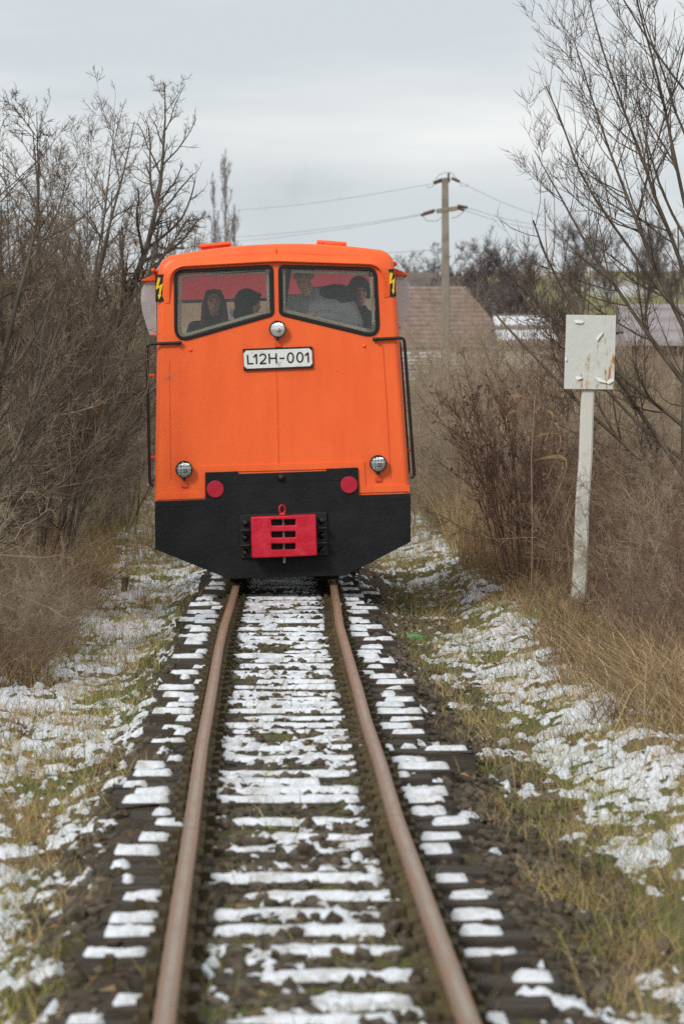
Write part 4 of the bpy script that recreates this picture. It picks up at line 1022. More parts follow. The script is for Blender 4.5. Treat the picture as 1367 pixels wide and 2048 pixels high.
# ------------------------------------------------------------------ bare trees and bushes
def grow(r, s, d, Ln, r0, r1, Pn, wob, up):
    n = len(s); pts = np.empty((n, Pn, 3)); p = s.copy(); d = d.copy()
    for i in range(Pn):
        pts[:, i] = p
        d = d + r.normal(0, wob, (n, 3)); d[:, 2] += up; d /= np.linalg.norm(d, axis=1, keepdims=True)
        p = p + d * (Ln / (Pn - 1))[:, None]
    rad = r0[:, None] + (r1 - r0)[:, None] * np.linspace(0, 1, Pn)[None]
    return pts, rad
def spawn(r, pts, rad, n, t0, t1, a0, a1, lf, rf, rmin, lmin=.05, taper=.6):
    m, Pn, _ = pts.shape; idx = np.repeat(np.arange(m), n); k = len(idx)
    t = r.uniform(t0, t1, k); f = t * (Pn - 1); i = np.minimum(f.astype(int), Pn - 2); fr = (f - i)[:, None]
    pos = pts[idx, i] * (1 - fr) + pts[idx, i + 1] * fr; tg = pts[idx, i + 1] - pts[idx, i]; tg /= np.linalg.norm(tg, axis=1, keepdims=True) + 1e-9
    pl_ = np.linalg.norm(np.diff(pts, axis=1), axis=2).sum(1)[idx]
    rv = r.normal(0, 1, (k, 3)); pe = rv - (rv * tg).sum(1, keepdims=True) * tg; pe /= np.linalg.norm(pe, axis=1, keepdims=True) + 1e-9
    an = r.uniform(R(a0), R(a1), k)[:, None]; d = np.cos(an) * tg + np.sin(an) * pe
    Ln = np.maximum(lmin, pl_ * lf * r.uniform(.55, 1.15, k) * (1.1 - taper * t)); pr_ = rad[idx, i] * (1 - fr[:, 0]) + rad[idx, i + 1] * fr[:, 0]
    return pos, d, Ln, np.maximum(rmin, pr_ * rf)
def plant(seed, stems, lv, r_base, wob0=.06, up0=.02, P0=10, rtip=.10):
    """stems: list of (start, direction, length); lv: per level dict(n,t,a,l,r,P,wob,up)"""
    r = np.random.default_rng(seed)
    s = np.array([q[0] for q in stems], float); d = np.array([q[1] for q in stems], float); d /= np.linalg.norm(d, axis=1, keepdims=True)
    Ln = np.array([q[2] for q in stems], float); r0 = np.array([r_base * (q[3] if len(q) > 3 else 1) for q in stems])
    pts, rad = grow(r, s, d, Ln, r0, r0 * rtip, P0, wob0, up0)
    groups = [(pts, rad, 6)]
    cur = [(pts, rad)]
    for k, v in enumerate(lv):
        nxt = []
        for pts, rad in cur[-1:]:
            pos, d, Ln, rr = spawn(r, pts, rad, v['n'], *v['t'], *v['a'], v['l'], v['r'], v.get('rmin', .0016), v.get('lmin', .05), v.get('taper', .6))
            p2, r2 = grow(r, pos, d, Ln, rr, np.maximum(rr * v.get('tip', .35), .0009 * v.get('thin', 1)), v.get('P', 6), v.get('wob', .10), v.get('up', .03))
            nxt.append((p2, r2)); groups.append((p2, r2, 5 if k == 0 else 3))
        cur += nxt
    return groups
def plant_meshes(groups, ntrunk, name_t='trunk', name_c='crown'):
    t = join_np([tubes(p, q, sd) for p, q, sd in groups[:ntrunk]]); c = join_np([tubes(p, q, sd) for p, q, sd in groups[ntrunk:]])
    return np_mesh(name_t, *t), np_mesh(name_c, *c)
def stand(name, mt, mc, loc, rz, sc, mat_t, mat_c, label, cat, group=None, names=('trunk', 'crown'), tilt=0.0):
    root = empty(name, (loc[0], loc[1], float(H(loc[0], loc[1])) - .04 if len(loc) < 3 else loc[2]), (0, tilt, rz)); root.scale = (sc, sc, sc)
    for nm, me, mm in ((names[0], mt, mat_t), (names[1], mc, mat_c)):
        o = bpy.data.objects.new(nm, me); C.objects.link(o); o.parent = root
        if not me.materials: me.materials.append(mm)
        elif me.materials[0] is not mm:
            o.material_slots[0].link = 'OBJECT'; o.material_slots[0].material = mm
    tag(root, label, cat, group); return root
rr_ = np.random.default_rng(31)
def bush_label(colour, side, Y):
    if side == 'left': where = 'nearer than the cab front' if Y < 33 else 'level with the dark tree stems' if Y < 46 else 'far beyond the dark tree stems'
    else: where = 'nearer than the white post' if Y < 32 else 'level with or just behind the white post' if Y < 41 else 'far behind the white post'
    return 'bare %s bush in the %s thicket, %s' % (colour, side, where)
def fan(n, spread, lo, hi, seed, bias=(0, 0), base_r=.15):
    r = np.random.default_rng(seed); out = []
    for k in range(n):
        a = r.uniform(0, 2 * math.pi); q = r.uniform(0, 1) * spread
        out.append(((math.cos(a) * base_r * r.random(), math.sin(a) * base_r * r.random(), 0), (math.cos(a) * q + bias[0], math.sin(a) * q + bias[1], 1), r.uniform(lo, hi), r.uniform(.6, 1.1)))
    return out
# thorny thicket tree, ~4.5 m
LV = [dict(n=16, t=(.14, .97), a=(22, 60), l=.44, r=.6, P=8, wob=.12, up=.07, taper=.80),
      dict(n=9, t=(.12, 1), a=(25, 70), l=.42, r=.55, P=5, wob=.16, up=.10, rmin=.0030),
      dict(n=5, t=(.1, 1), a=(25, 75), l=.5, r=.6, P=4, wob=.18, up=.11, rmin=.0022, lmin=.05)]
TREES = [plant_meshes(plant(200 + k, fan(11, .38, 2.8, 4.5, 300 + k, base_r=.35), LV, .023, .07, .02), 2) for k in range(2)]
# thicket shrub ~2 m, many thin stems
LVS = [dict(n=8, t=(.12, .98), a=(20, 60), l=.45, r=.6, P=7, wob=.14, up=.03, rmin=.004),
       dict(n=6, t=(.1, 1), a=(25, 70), l=.45, r=.6, P=5, wob=.17, up=.03, rmin=.0026),
       dict(n=4, t=(.1, 1), a=(25, 75), l=.5, r=.6, P=4, wob=.18, up=.03, rmin=.0020, lmin=.08)]
SHRUBS = [plant_meshes(plant(400 + k, fan(20, .75, 1.3, 2.4, 500 + k, base_r=.4), LVS, .010, .11, (-.05 if k % 2 else .01), 8), 1) for k in range(4)]
# ---- left: individual trees, nearest first
def left_tree(px, Y, base_z, k, rz, sc, mt, label, tilt=0.0):
    x = (px - 538.5) / FPX * Y
    return stand('bare_tree', *TREES[k % 2], (x, Y, float(H(x, Y)) - .05), rz, sc, M['bark'], mt, label, 'tree', 'bare trees in the left thicket', tilt=tilt)
# the leaning tree with long dark limbs reaching over the locomotive
big = plant(611, [((0, 0, 0), (.18, 0, 1), 2.6, 1.3), ((-.15, 0, 0), (-.05, .05, 1), 4.2, 1.1), ((.1, .1, 0), (.10, .1, 1), 4.4, .9), ((.35, 0, 1.9), (.42, 0, 1), 2.9, .95), ((.20, 0, 1.2), (.50, -.1, 1), 2.5, .75), ((.40, 0, 2.2), (.62, .1, .8), 1.5, .6), ((0, 0, .2), (.25, .2, 1), 3.6, .6), ((-.2, 0, .1), (-.2, -.2, 1), 4.0, .7), ((.1, 0, 0), (.05, -.2, 1), 4.4, .6), ((0, 0, .6), (-.5, 0, 1), 2.8, .7)], LV, .052, .05, .02)
big_m = plant_meshes(big, 2)
xx = (128 - 538.5) / FPX * 44
stand('bare_tree', *big_m, (xx, 44), 0, 1.08, M['bark'], M['twig_dk'], 'tall dark bare tree with long limbs reaching right over the orange cab', 'tree', 'bare trees in the left thicket')
near = plant(617, [((0, 0, 0), (.22, 0, 1), 4.0, 1.2), ((-.1, 0, 0), (.02, .1, 1), 4.1, 1.0), ((.2, 0, 1.6), (.28, 0, 1), 2.5, .9), ((.1, .1, .9), (.34, -.1, 1), 2.6, .8), ((.1, 0, 0), (.1, -.1, 1), 3.6, .7), ((.0, 0, 0), (-.1, -.1, 1), 3.9, .7), ((-.1, 0, 0), (-.3, 0, 1), 3.6, .8), ((0, -.1, .4), (.35, -.3, 1), 2.7, .7)], LV, .032, .06, .02)
near_m = plant_meshes(near, 2)
xx = (-85 - 538.5) / FPX * 29
stand('bare_tree', *near_m, (xx, 29), 0, .93, M['bark'], M['twig_dk'], 'nearest bare tree at the left picture edge, its top twigs the highest there', 'tree', 'bare trees in the left thicket')
left_tree(55, 37, 0, 0, .3, .92, M['twig_dk'], 'bare grey-brown tree second from the left edge, between the tallest two')
left_tree(-75, 33, 0, 1, 1.9, .85, M['twig'], 'bushy bare tree low at the left edge, behind the nearest one')
left_tree(110, 42, 0, 2, 4.0, .95, M['twig_dk'], 'bare tree just left of the dark stem cluster')
left_tree(70, 54, 0, 1, 5.2, 1.18, M['twig_dk'], 'bare tree far back at the left, showing between nearer crowns')
left_tree(215, 60, 0, 0, 2.2, .92, M['twig_dk'], 'slim bare tree close behind the dark stem cluster, nearest the cab')
left_tree(265, 78, 0, 2, .9, .80, M['twig'], 'farthest small bare tree in the gap left of the cab')
left_tree(238, 52, 0, 1, 3.3, .80, M['twig_dk'], 'slender bare tree between the dark stem cluster and the cab')
left_tree(190, 50, 0, 2, 2.7, 1.02, M['twig'], 'tall pale-twigged bare tree right behind the dark stem cluster')
left_tree(20, 47, 0, 2, 5.5, 1.12, M['twig_dk'], 'bare tree deep in the thicket near the left edge')
r = np.random.default_rng(77)
for k in range(34):
    Yk = 25 + 44 * (k / 33) ** 1.15 + r.normal(0, .5); u = 2.35 + abs(r.normal(0, .45)) + (.25 if Yk < 28 else 0) + (.30 if 27 < Yk < 35 else 0) + (.55 if 35 <= Yk < 45 else 0)
    stand('bare_shrub', *SHRUBS[k % 4], (float(centre(Yk)) - u - .1, Yk), r.uniform(0, 6.28), r.uniform(.62, .98), M['twig'], (M['twig'], M['twig_pale'], M['twig'], M['twig_dk'])[k % 4 if k % 5 else 1], bush_label(('brown', 'pale tan', 'brown', 'dark')[k % 4 if k % 5 else 1], 'left', Yk), 'bush', 'bushes of the left thicket', ('stems', 'twigs'))
for k in range(11):
    Yk = 26.6 + .75 * k + r.normal(0, .2); u = 1.75 + abs(r.normal(0, .22))
    stand('bare_shrub', *SHRUBS[(k + 1) % 4], (float(centre(Yk)) - u, Yk), r.uniform(0, 6.28), r.uniform(.26, .42), M['twig'], (M['twig'], M['twig_pale'])[k % 2], 'low scrubby bush at the front edge of the left thicket', 'bush', 'low bushes edging the left verge', ('stems', 'twigs'))
for k in range(14):
    Yk = 72 + 3.0 * k + r.normal(0, 1); px = r.uniform(120, 330)
    stand('bare_shrub', *SHRUBS[k % 4], ((px - 538.5) / FPX * Yk, Yk), r.uniform(0, 6.28), r.uniform(1.0, 1.5), M['twig'], M['twig_far'] if k % 2 else M['twig'], 'distant bare bush behind the left verge, beside the cab', 'bush', 'far bushes left of the cab', ('stems', 'twigs'))
# ---- right: big willow-like tree at the picture edge
LW = [dict(n=19, t=(.12, .97), a=(30, 60), l=.42, r=.5, P=10, wob=.06, up=.075, taper=.55),
      dict(n=10, t=(.12, .98), a=(28, 60), l=.44, r=.5, P=6, wob=.07, up=.14, rmin=.0034, lmin=.2),
      dict(n=4, t=(.1, .95), a=(25, 55), l=.45, r=.55, P=4, wob=.08, up=.15, rmin=.0024, lmin=.12)]
will = plant(701, [((0, 0, 0), (-.02, 0, 1), 7.4, 1.2), ((-.02, 0, 1.3), (-.75, .1, .50), 2.1, .50), ((0, 0, 1.6), (-.80, -.15, .62), 2.4, .52), ((0, 0, 2.0), (-.66, .1, .8), 2.8, .56), ((0, 0, 2.5), (-.48, -.1, 1), 3.2, .56), ((0, 0, 3.0), (-.36, .1, 1), 3.4, .5), ((.0, 0, 1.9), (.6, .2, 1), 3.6, .6), ((0, 0, 1.0), (-.9, .2, .32), 1.7, .4), ((0, 0, 3.6), (-.25, -.1, 1), 3.2, .45)], LW, .046, .03, .035, 12, .15)
will_m = plant_meshes(will, 2)
xx = (1378 - 538.5) / FPX * 38
stand('bare_tree', *will_m, (xx, 38), 0, .95, M['bark'], M['twig_dk'], 'tall bare tree with upswept branches at the right picture edge', 'tree')
sap = plant(709, [((0, 0, 0), (.02, 0, 1), 3.9, 1.0), ((.04, 0, .2), (-.16, .1, 1), 3.0, .8), ((-.04, 0, .1), (.20, 0, 1), 2.9, .7), ((0, 0, .3), (-.3, 0, 1), 2.4, .6), ((0, .05, .3), (.38, 0, 1), 2.3, .6)],
            [dict(n=11, t=(.22, .97), a=(22, 50), l=.34, r=.5, P=8, wob=.07, up=.10, rmin=.0035), dict(n=5, t=(.15, .95), a=(25, 55), l=.45, r=.5, P=6, wob=.07, up=.10, rmin=.0024, lmin=.1)], .022, .04, .02, 12, .2)
sap_m = plant_meshes(sap, 1)
xx = (1103 - 538.5) / FPX * 41
stand('bare_sapling', *sap_m, (xx, 41), .4, .98, M['twig'], M['twig'], 'slender bare sapling rising behind the white board, left of it', 'tree')
xx = (960 - 538.5) / FPX * 58
stand('bare_sapling', *sap_m, (xx, 58), 2.4, .85, M['twig_pale'], M['twig_pale'], 'pale thin sapling in front of the tiled roofs', 'tree')
xx = (860 - 538.5) / FPX * 66
stand('bare_sapling', *sap_m, (xx, 66), 3.9, .62, M['twig_pale'], M['twig_pale'], 'small pale sapling close to the right side of the cab', 'tree')
for k, (px, Y, sc) in enumerate(((832, 92, .95), (868, 118, 1.15), (905, 84, .9), (938, 132, 1.25), (980, 98, 1.0), (1010, 74, .85), (1265, 70, .95), (1310, 86, 1.0), (1350, 62, .9), (1240, 98, .9))):
    stand('bare_sapling', *sap_m, ((px - 538.5) / FPX * Y, Y), 1.3 * k, sc, M['twig_pale'] if k % 3 else M['twig'], M['twig_pale'] if k % 3 else M['twig'],
          'thin pale sapling screening the roofs just right of the cab' if px < 1100 else 'thin pale sapling screening the mauve-roofed house', 'tree', 'saplings in front of the roofs' if px < 1100 else 'saplings in front of the mauve house')
# ---- right: the dark seedy bush left of the sign
LB = [dict(n=9, t=(.25, .98), a=(14, 38), l=.40, r=.6, P=6, wob=.08, up=.05, rmin=.0034),
      dict(n=6, t=(.15, 1), a=(20, 50), l=.40, r=.6, P=5, wob=.10, up=.05, rmin=.0024, lmin=.06),
      dict(n=3, t=(.1, 1), a=(20, 60), l=.5, r=.6, P=4, wob=.12, up=.04, rmin=.0020, lmin=.04)]
bush = plant(721, fan(26, .42, 1.3, 2.15, 722, base_r=.16), LB, .0085, .05, .02, 9)
bm_t, bm_c = plant_meshes(bush, 1)
xx = (1043 - 538.5) / FPX * 36
bush_o = stand('bare_shrub', bm_t, bm_c, (xx, 36), 0, 1.0, M['twig_red'], M['twig_red'], 'dark reddish-brown bush with withered seed heads left of the white post', 'bush', names=('stems', 'twigs'))
# withered seed clusters
tips = np.concatenate([g[0][:, -2:].reshape(-1, 3) for g in bush[2:4]]); tips = tips[(tips[:, 2] > .95) & (tips[:, 2] < 1.9)]
rs = np.random.default_rng(5); tips = tips[rs.choice(len(tips), min(700, len(tips)), replace=False)]
off = rs.normal(0, .014, (len(tips), 3, 3)); V = (tips[:, None] + off).reshape(-1, 3)
sh_ = link('seed_heads', np_mesh('seed_heads', V, None, np.arange(len(V)).reshape(-1, 3), smooth=False), M['twig_red'], bush_o); tag(sh_, kind='stuff')
r = np.random.default_rng(81)
for k in range(46):
    Yk = 21.5 + 44 * (k / 45) ** 1.25 + r.normal(0, .5)
    u = 2.45 + abs(r.normal(0, .75)) + (.45 if Yk < 25 else .1) + (.35 if 30 < Yk < 35.5 else 0)
    if 30 < Yk < 37 and 2.0 < u < 2.95: u += .75
    mm = (M['twig_red'], M['twig'], M['twig_red'], M['twig_pale'])[k % 4]
    stand('bare_shrub', *SHRUBS[(k * 3 + 1) % 4], (float(centre(Yk)) + u, Yk), r.uniform(0, 6.28), r.uniform(.5, .86) * (.78 if Yk < 30 else 1), mm, mm, bush_label(('reddish-brown', 'brown', 'reddish-brown', 'pale tan')[k % 4], 'right', Yk), 'bush', 'bushes of the right thicket', ('stems', 'twigs'))
for k in range(30):
    Yk = 48 + 2.2 * k + r.normal(0, 1); px = r.uniform(830, 1000) if k % 2 else r.uniform(980, 1330)
    stand('bare_shrub', *SHRUBS[k % 4], ((px - 538.5) / FPX * Yk, Yk), r.uniform(0, 6.28), r.uniform(.8, 1.35), M['twig_pale'], M['twig_pale'] if k % 3 else M['twig'], 'pale dry bush on the far verge below the tiled roofs', 'bush', 'far bushes right of the cab', ('stems', 'twigs'))
for k in range(22):
    Yk = 84 + 2.6 * k + r.normal(0, 1); px = r.uniform(835, 1020) if k % 2 else r.uniform(1000, 1367)
    stand('bare_shrub', *SHRUBS[(k + 2) % 4], ((px - 538.5) / FPX * Yk, Yk), r.uniform(0, 6.28), r.uniform(1.2, 1.9), M['twig_pale'], M['twig_pale'] if k % 2 else M['twig'], 'hazy pale scrub in front of the village houses', 'bush', 'scrub in front of the village', ('stems', 'twigs'))
# tall dry reeds and straw behind the locomotive on the right
r = np.random.default_rng(91); n = 9000; yy = r.uniform(40, 82, n); uu = 1.75 + .02 * (yy - 40) + np.abs(r.normal(0, .9, n))
blades('tall_straw', centre(yy) + uu, yy, r.uniform(.35, 1.05, n), r.uniform(.004, .009, n), r.uniform(0, .3, n), r.uniform(0, .45, n), pick(r, n, [(.34, .245, .135), (.25, .17, .09), (.16, .10, .06)], [.5, .35, .15]), 92, 'tall pale straw standing beside the track right of the cab', 'straw')
n = 2500; yy = r.uniform(44, 80, n); uu = -(1.5 + np.abs(r.normal(0, .6, n)))
blades('tall_straw', centre(yy) + uu, yy, r.uniform(.15, .5, n), r.uniform(.004, .008, n), r.uniform(0, .3, n), r.uniform(0, .6, n), pick(r, n, [(.34, .245, .135), (.25, .17, .09), (.16, .14, .06)], [.5, .3, .2]), 93, 'pale straw on the snowy verge left of the cab', 'straw')
# dry reed with curled pale leaves by the dark bush
def reed(px, py, Y, h, leaves, label):
    b0 = P(px, py, Y); b0.z = float(H(b0.x, Y)); root = empty('dry_reed', b0); tag(root, label, 'reed')
    st = [(0, 0, 0), (.01, 0, h * .35), (.0, 0, h * .7), (.03, 0, h)]; link('stem', tube_mesh(st, .0035, 6, 'stem'), M['twig_pale'], root)
    lm = mat('reed_leaf', (.50, .34, .19), .8, (.38, .25, .13), 8, spec=.2)
    for hz, dx, ln, dr in leaves:
        V = []; F = []
        for k in range(9):
            f = k / 8; x_ = dx * ln * (math.sin(f * (1.4 + dr))); z_ = hz + ln * (.22 * math.sin(f * 3.0) - dr * f * f * f * 1.2); w_ = .013 * math.sin(math.pi * (.08 + .9 * f)) * (.55 + .45 * math.cos(f * 7 + hz * 9)) + .002
            V += [(x_, -.02 - .03 * f, z_ - w_), (x_ + .004, -.03 - .03 * f, z_ + w_)]
        for k in range(8): F.append((2 * k, 2 * k + 1, 2 * k + 3, 2 * k + 2))
        me = bpy.data.meshes.new('leaf'); me.from_pydata(V, [], F); o = link('leaf', me, lm, root); sm = o.modifiers.new('s', 'SOLIDIFY'); sm.thickness = .0015
reed(1062, 1190, 35.0, 1.75, [(1.72, -1, .20, .3), (1.58, -1, .22, .2), (1.60, 1, .18, 1.1), (1.40, 1, .25, 1.2), (1.2, 1, .3, 1.3)], 'dry reed with curled pale leaves in the dark bush')
# little stump on the left verge
sp = P(248, 1192, 38.5); z0 = float(H(sp.x, 38.5)); stp = empty('tree_stump', (sp.x, 38.5, z0)); tag(stp, 'small dark broken stump on the left verge', 'stump')
link('stump', tube_mesh([(0, 0, -.05), (.004, 0, .06), (.012, 0, .13), (.01, 0, .16)], .03, 9, 'stump'), M['bark'], stp)
g_ = plant(801, fan(6, .6, .15, .32, 802, base_r=.05), [dict(n=4, t=(.2, 1), a=(20, 60), l=.5, r=.6, P=4, wob=.1, up=.05)], .004, .06, .02, 5)
link('shoots', np_mesh('shoots', *join_np([tubes(p, q, 4) for p, q, _ in g_])), M['twig_dk'], stp)

# ------------------------------------------------------------------ power poles and wires
pb = P(893, 860, 150.); pole = empty('power_pole', (pb.x, 150, -2.0)); tag(pole, 'grey concrete power pole with insulators right of the locomotive', 'power pole')
top = P(889, 358, 150.); hgt = top.z + 2.0; ox = top.x - pb.x
def pp(px, py, dy=0): q = P(px, py, 150. + dy); return (q.x - pb.x, dy, q.z + 2.0)
bm = bmesh.new(); prev = None
for f, w in ((0, .19), (.3, .17), (.7, .14), (1, .115)):
    c = Vector((ox * f, 0, hgt * f)); ring = [bm.verts.new(c + Vector((sx * w, sy * w, 0))) for sx, sy in ((-1, -.8), (-.8, -1), (.8, -1), (1, -.8), (1, .8), (.8, 1), (-.8, 1), (-1, .8))]
    if prev:
        for k in range(8): bm.faces.new((prev[k], prev[(k + 1) % 8], ring[(k + 1) % 8], ring[k]))
    prev = ring
bm.faces.new(prev); link('shaft', bm_mesh(bm, 'shaft'), M['concrete'], pole)
link('cross_arm', tube_mesh([pp(866, 367), pp(880, 361), pp(899, 359)], .07, 6, 'cross_arm'), M['ceramic'], pole)
link('cross_arm', bm_mesh(box_bm(.78, .3, .16, Vector(pp(893, 420)), bevel=.03, rot=Matrix.Rotation(R(-8), 3, 'Y')), 'cross_arm'), M['concrete'], pole)
link('cross_arm', bm_mesh(box_bm(.9, .08, .06, Vector(pp(901, 550)), bevel=.01), 'cross_arm'), M['iron'], pole)
link('top_pin', tube_mesh([pp(896, 366), pp(896, 352), pp(896, 346)], .04, 8, 'top_pin'), M['ceramic'], pole)
def insulator(a, b, m=M['ceramic'], r_=.06):
    A = Vector(a); B = Vector(b); k = 11; pts = [A.lerp(B, i / (k - 1)) for i in range(k)]
    V, Q = tubes(np.array([[tuple(p) for p in pts]]), np.array([[r_ * (1.15 if i % 2 else .65) for i in range(k)]]), 10); link('insulator', np_mesh('insulator', V, Q), m, pole)
for a, b in (((884, 362), (867, 367)), ((902, 357), (918, 364)), ((869, 421), (846, 428)), ((866, 424), (841, 431)), ((914, 412), (934, 416)), ((912, 416), (928, 421))): insulator(pp(*a), pp(*b))
for px in (880, 895, 909, 924): insulator(pp(px, 552), pp(px, 545), M['ceramic_w'], .05)
for pts in ([(852, 372), (856, 376), (864, 374), (869, 368)], [(842, 430), (852, 442), (872, 443), (887, 432)], [(918, 364), (922, 373), (932, 373), (936, 368)], [(902, 437), (912, 435), (922, 428), (927, 422)], [(868, 360), (878, 350), (893, 345)], [(897, 345), (906, 350), (912, 358)]):
    link('jumper_wire', tube_mesh([pp(*q) for q in pts], .012, 5, 'jumper_wire'), M['wire'], pole)
# far pole in the left thicket
q = P(345, 486, 210.); fp = empty('power_pole', (q.x, 210, -1.0)); tag(fp, 'top of a distant pole above the bushes left of the cab', 'power pole')
bm = bmesh.new(); box_bm(.36, .36, q.z + 1.0, (0, 0, (q.z + 1.0) / 2), bm=bm); bev(bm, .04); link('shaft', bm_mesh(bm, 'shaft'), M['concrete'], fp)
bm = box_bm(1.3, .12, .12, (0, -.2, q.z + .7), bevel=.02); link('cross_arm', bm_mesh(bm, 'cross_arm'), M['iron'], fp)
for sx in (-.5, 0, .5): link('insulator', tube_mesh([(sx, -.2, q.z + .75), (sx, -.2, q.z + .9), (sx, -.2, q.z + 1.0)], .06, 8, 'insulator'), M['ceramic'], fp)
def wire(pts, label, sag=0.0, r_=.008):
    a = P(*pts[0]); b = P(*pts[1]); k = 15; w = [(a.lerp(b, i / (k - 1)) - Vector((0, 0, sag * 4 * (i / (k - 1)) * (1 - i / (k - 1))))) for i in range(k)]
    o = link('power_line', tube_mesh(w, r_, 5, 'power_line'), M['wire']); tag(o, label, 'wire', 'overhead wires')
wire([(867, 367, 150), (300, 424, 205)], 'topmost overhead wire running left from the concrete pole', .35)
wire([(846, 428, 150), (345, 478, 210)], 'upper wire of the middle pair running left from the pole', .25)
wire([(841, 431, 150.5), (338, 489, 210)], 'lower wire of the middle pair running left from the pole', .25)
wire([(918, 364, 150), (1180, 452, 190)], 'topmost overhead wire running right from the concrete pole', .3)
wire([(934, 416, 150), (1180, 450, 190)], 'upper of two wires running right below the topmost', .3)
wire([(928, 421, 150), (1180, 462, 190)], 'lower of two wires running right below the topmost', .3)
wire([(885, 498, 150), (600, 506, 175)], 'low thin wire crossing the sky just right of the cab roof', .1, .009)

# ------------------------------------------------------------------ village: houses with tiled roofs
tile_red = mat('roof_tile_brown', (.37, .28, .235), .9, (.25, .19, .16), 2.4, (.35, .65), .02, 12, .1)  # tile colour paled to imitate distance haze
tile_dk = mat('roof_tile_dark', (.29, .215, .18), .9, (.20, .15, .125), 2.4, (.35, .65), .02, 12, .1)
tile_grey = mat('roof_grey', (.22, .18, .16), .9, (.15, .125, .115), 1.1, (.35, .65), spec=.1)
mauve = mat('roof_mauve', (.36, .32, .325), .7, (.30, .265, .27), .7, spec=.3)
plast = mat('plaster', (.55, .50, .43), .95, (.42, .38, .32), .8, spec=.1)
redwall = mat('brick_red_wall', (.22, .15, .125), .95, (.17, .12, .10), 1.5, spec=.1)
def house(px0, px1, py_ridge, py_eave, Y, depth, hip_r, rooft, wallm, label, rows=14, snow=0.0, hip_l=0.0, base=None):
    """ridge seen broadside; courses of tiles are real steps down the slope"""
    a = P(px0, py_ridge, Y + depth / 2); b = P(px1, py_ridge, Y + depth / 2); e = P(px1, py_eave, Y)
    cx = (a.x + b.x) / 2; zb_ = base if base is not None else float(H(cx, Y)) - .3
    root = empty('house', (cx, Y + depth / 2, zb_)); tag(root, label, 'house', 'village houses')
    hw = (b.x - a.x) / 2; zr = a.z - zb_; ze = e.z - zb_; d2 = depth / 2
    hr_ = hip_r; hl_ = hip_l
    wl_ = bmesh.new(); box_bm(2 * hw + (hr_ + hl_) * .92, depth - .8, ze, ((hr_ - hl_) / 2, 0, ze / 2), bm=wl_); link('wall', bm_mesh(wl_, 'wall'), wallm, root)
    V = []; F = []
    def ringpt(f, lift): # eave->ridge fraction
        yy_ = d2 * (1 - f); z_ = ze + (zr - ze) * f + lift
        return [(-hw - hl_ * (1 - f), -yy_, z_), (hw + hr_ * (1 - f), -yy_, z_), (hw + hr_ * (1 - f), yy_, z_), (-hw - hl_ * (1 - f), yy_, z_)]
    for k in range(rows):
        lo = ringpt(k / rows, .11); hi = ringpt(min(1, (k + 1.12) / rows), .0)
        i = len(V); V += lo + hi + [(x, y_, z - .13) for x, y_, z in lo]
        for s in range(4):
            t = (s + 1) % 4; F.append((i + s, i + t, i + 4 + t, i + 4 + s)); F.append((i + 8 + s, i + 8 + t, i + t, i + s))
    me = bpy.data.meshes.new('roof'); me.from_pydata(V, [], F); ro = link('roof', me, [rooft, tile_dk] if rooft is tile_red else rooft, root)
    if rooft is tile_red: me.polygons.foreach_set('material_index', [int(k % 8 >= 0 and (k // 8) % 2) for k in range(len(me.polygons))])
    link('ridge_cap', tube_mesh([(-hw, 0, zr + .02), (0, 0, zr + .02), (hw, 0, zr + .02)], .12, 8, 'ridge_cap'), rooft, ro)
    if snow:
        r = np.random.default_rng(int(px0)); V = []; F = []
        for k in range(rows):
            n = 24; lo = ringpt((k + .12) / rows, .075); hi = ringpt((k + .95) / rows, .035)
            for s in range(n):
                if r.random() > snow: continue
                f0 = s / n; f1 = (s + 1) / n; A = Vector(lo[0]).lerp(Vector(lo[1]), f0); B = Vector(lo[0]).lerp(Vector(lo[1]), f1); Cc = Vector(hi[0]).lerp(Vector(hi[1]), f1); D = Vector(hi[0]).lerp(Vector(hi[1]), f0)
                A = A.lerp(D, r.uniform(0, .35)); B = B.lerp(Cc, r.uniform(0, .35)); i = len(V); up_ = Vector((0, -.02, .05))
                V += [tuple(q) for q in (A, B, Cc, D)] + [tuple(q + up_) for q in (A, B, Cc, D)]
                F += [(i + 4, i + 5, i + 6, i + 7), (i, i + 1, i + 5, i + 4), (i + 1, i + 2, i + 6, i + 5), (i + 2, i + 3, i + 7, i + 6), (i + 3, i, i + 4, i + 7)]
        me = bpy.data.meshes.new('roof_snow'); me.from_pydata(V, [], F); o = link('roof_snow', me, M['snow'], ro); tag(o, kind='stuff')
    nw = max(1, int(hw * 2 / 3.2))
    for k in range(nw):
        x = -hw + (k + .5) * 2 * hw / nw
        w = link('window', bm_mesh(box_bm(1.0, .08, 1.2, (x, -d2 + .40, max(.9, ze * .55)), bevel=.02), 'window'), mat('window_dark', (.03, .035, .04), .2), root)
        link('frame', bm_mesh(prism_bm([(x - .56, max(.9, ze * .55) - .66), (x + .56, max(.9, ze * .55) - .66), (x + .56, max(.9, ze * .55) + .66), (x - .56, max(.9, ze * .55) + .66)], -d2 + .34, -d2 + .37,
              holes=[[(x - .47, max(.9, ze * .55) - .57), (x + .47, max(.9, ze * .55) - .57), (x + .47, max(.9, ze * .55) + .57), (x - .47, max(.9, ze * .55) + .57)]]), 'frame'), M['ceramic_w'], w)
    return root
house(640, 930, 578, 694, 235, 9, 2.6, tile_red, plast, 'house with a brown tiled hip roof behind the power pole', 26)
house(700, 935, 549, 588, 300, 8, .3, tile_grey, plast, 'long low grey-brown roof on the skyline above the tiled roof', 8)
house(690, 893, 708, 775, 150, 6, .8, tile_red, plast, 'low house with snow-streaked tiled roof just right of the cab', 9, .82)
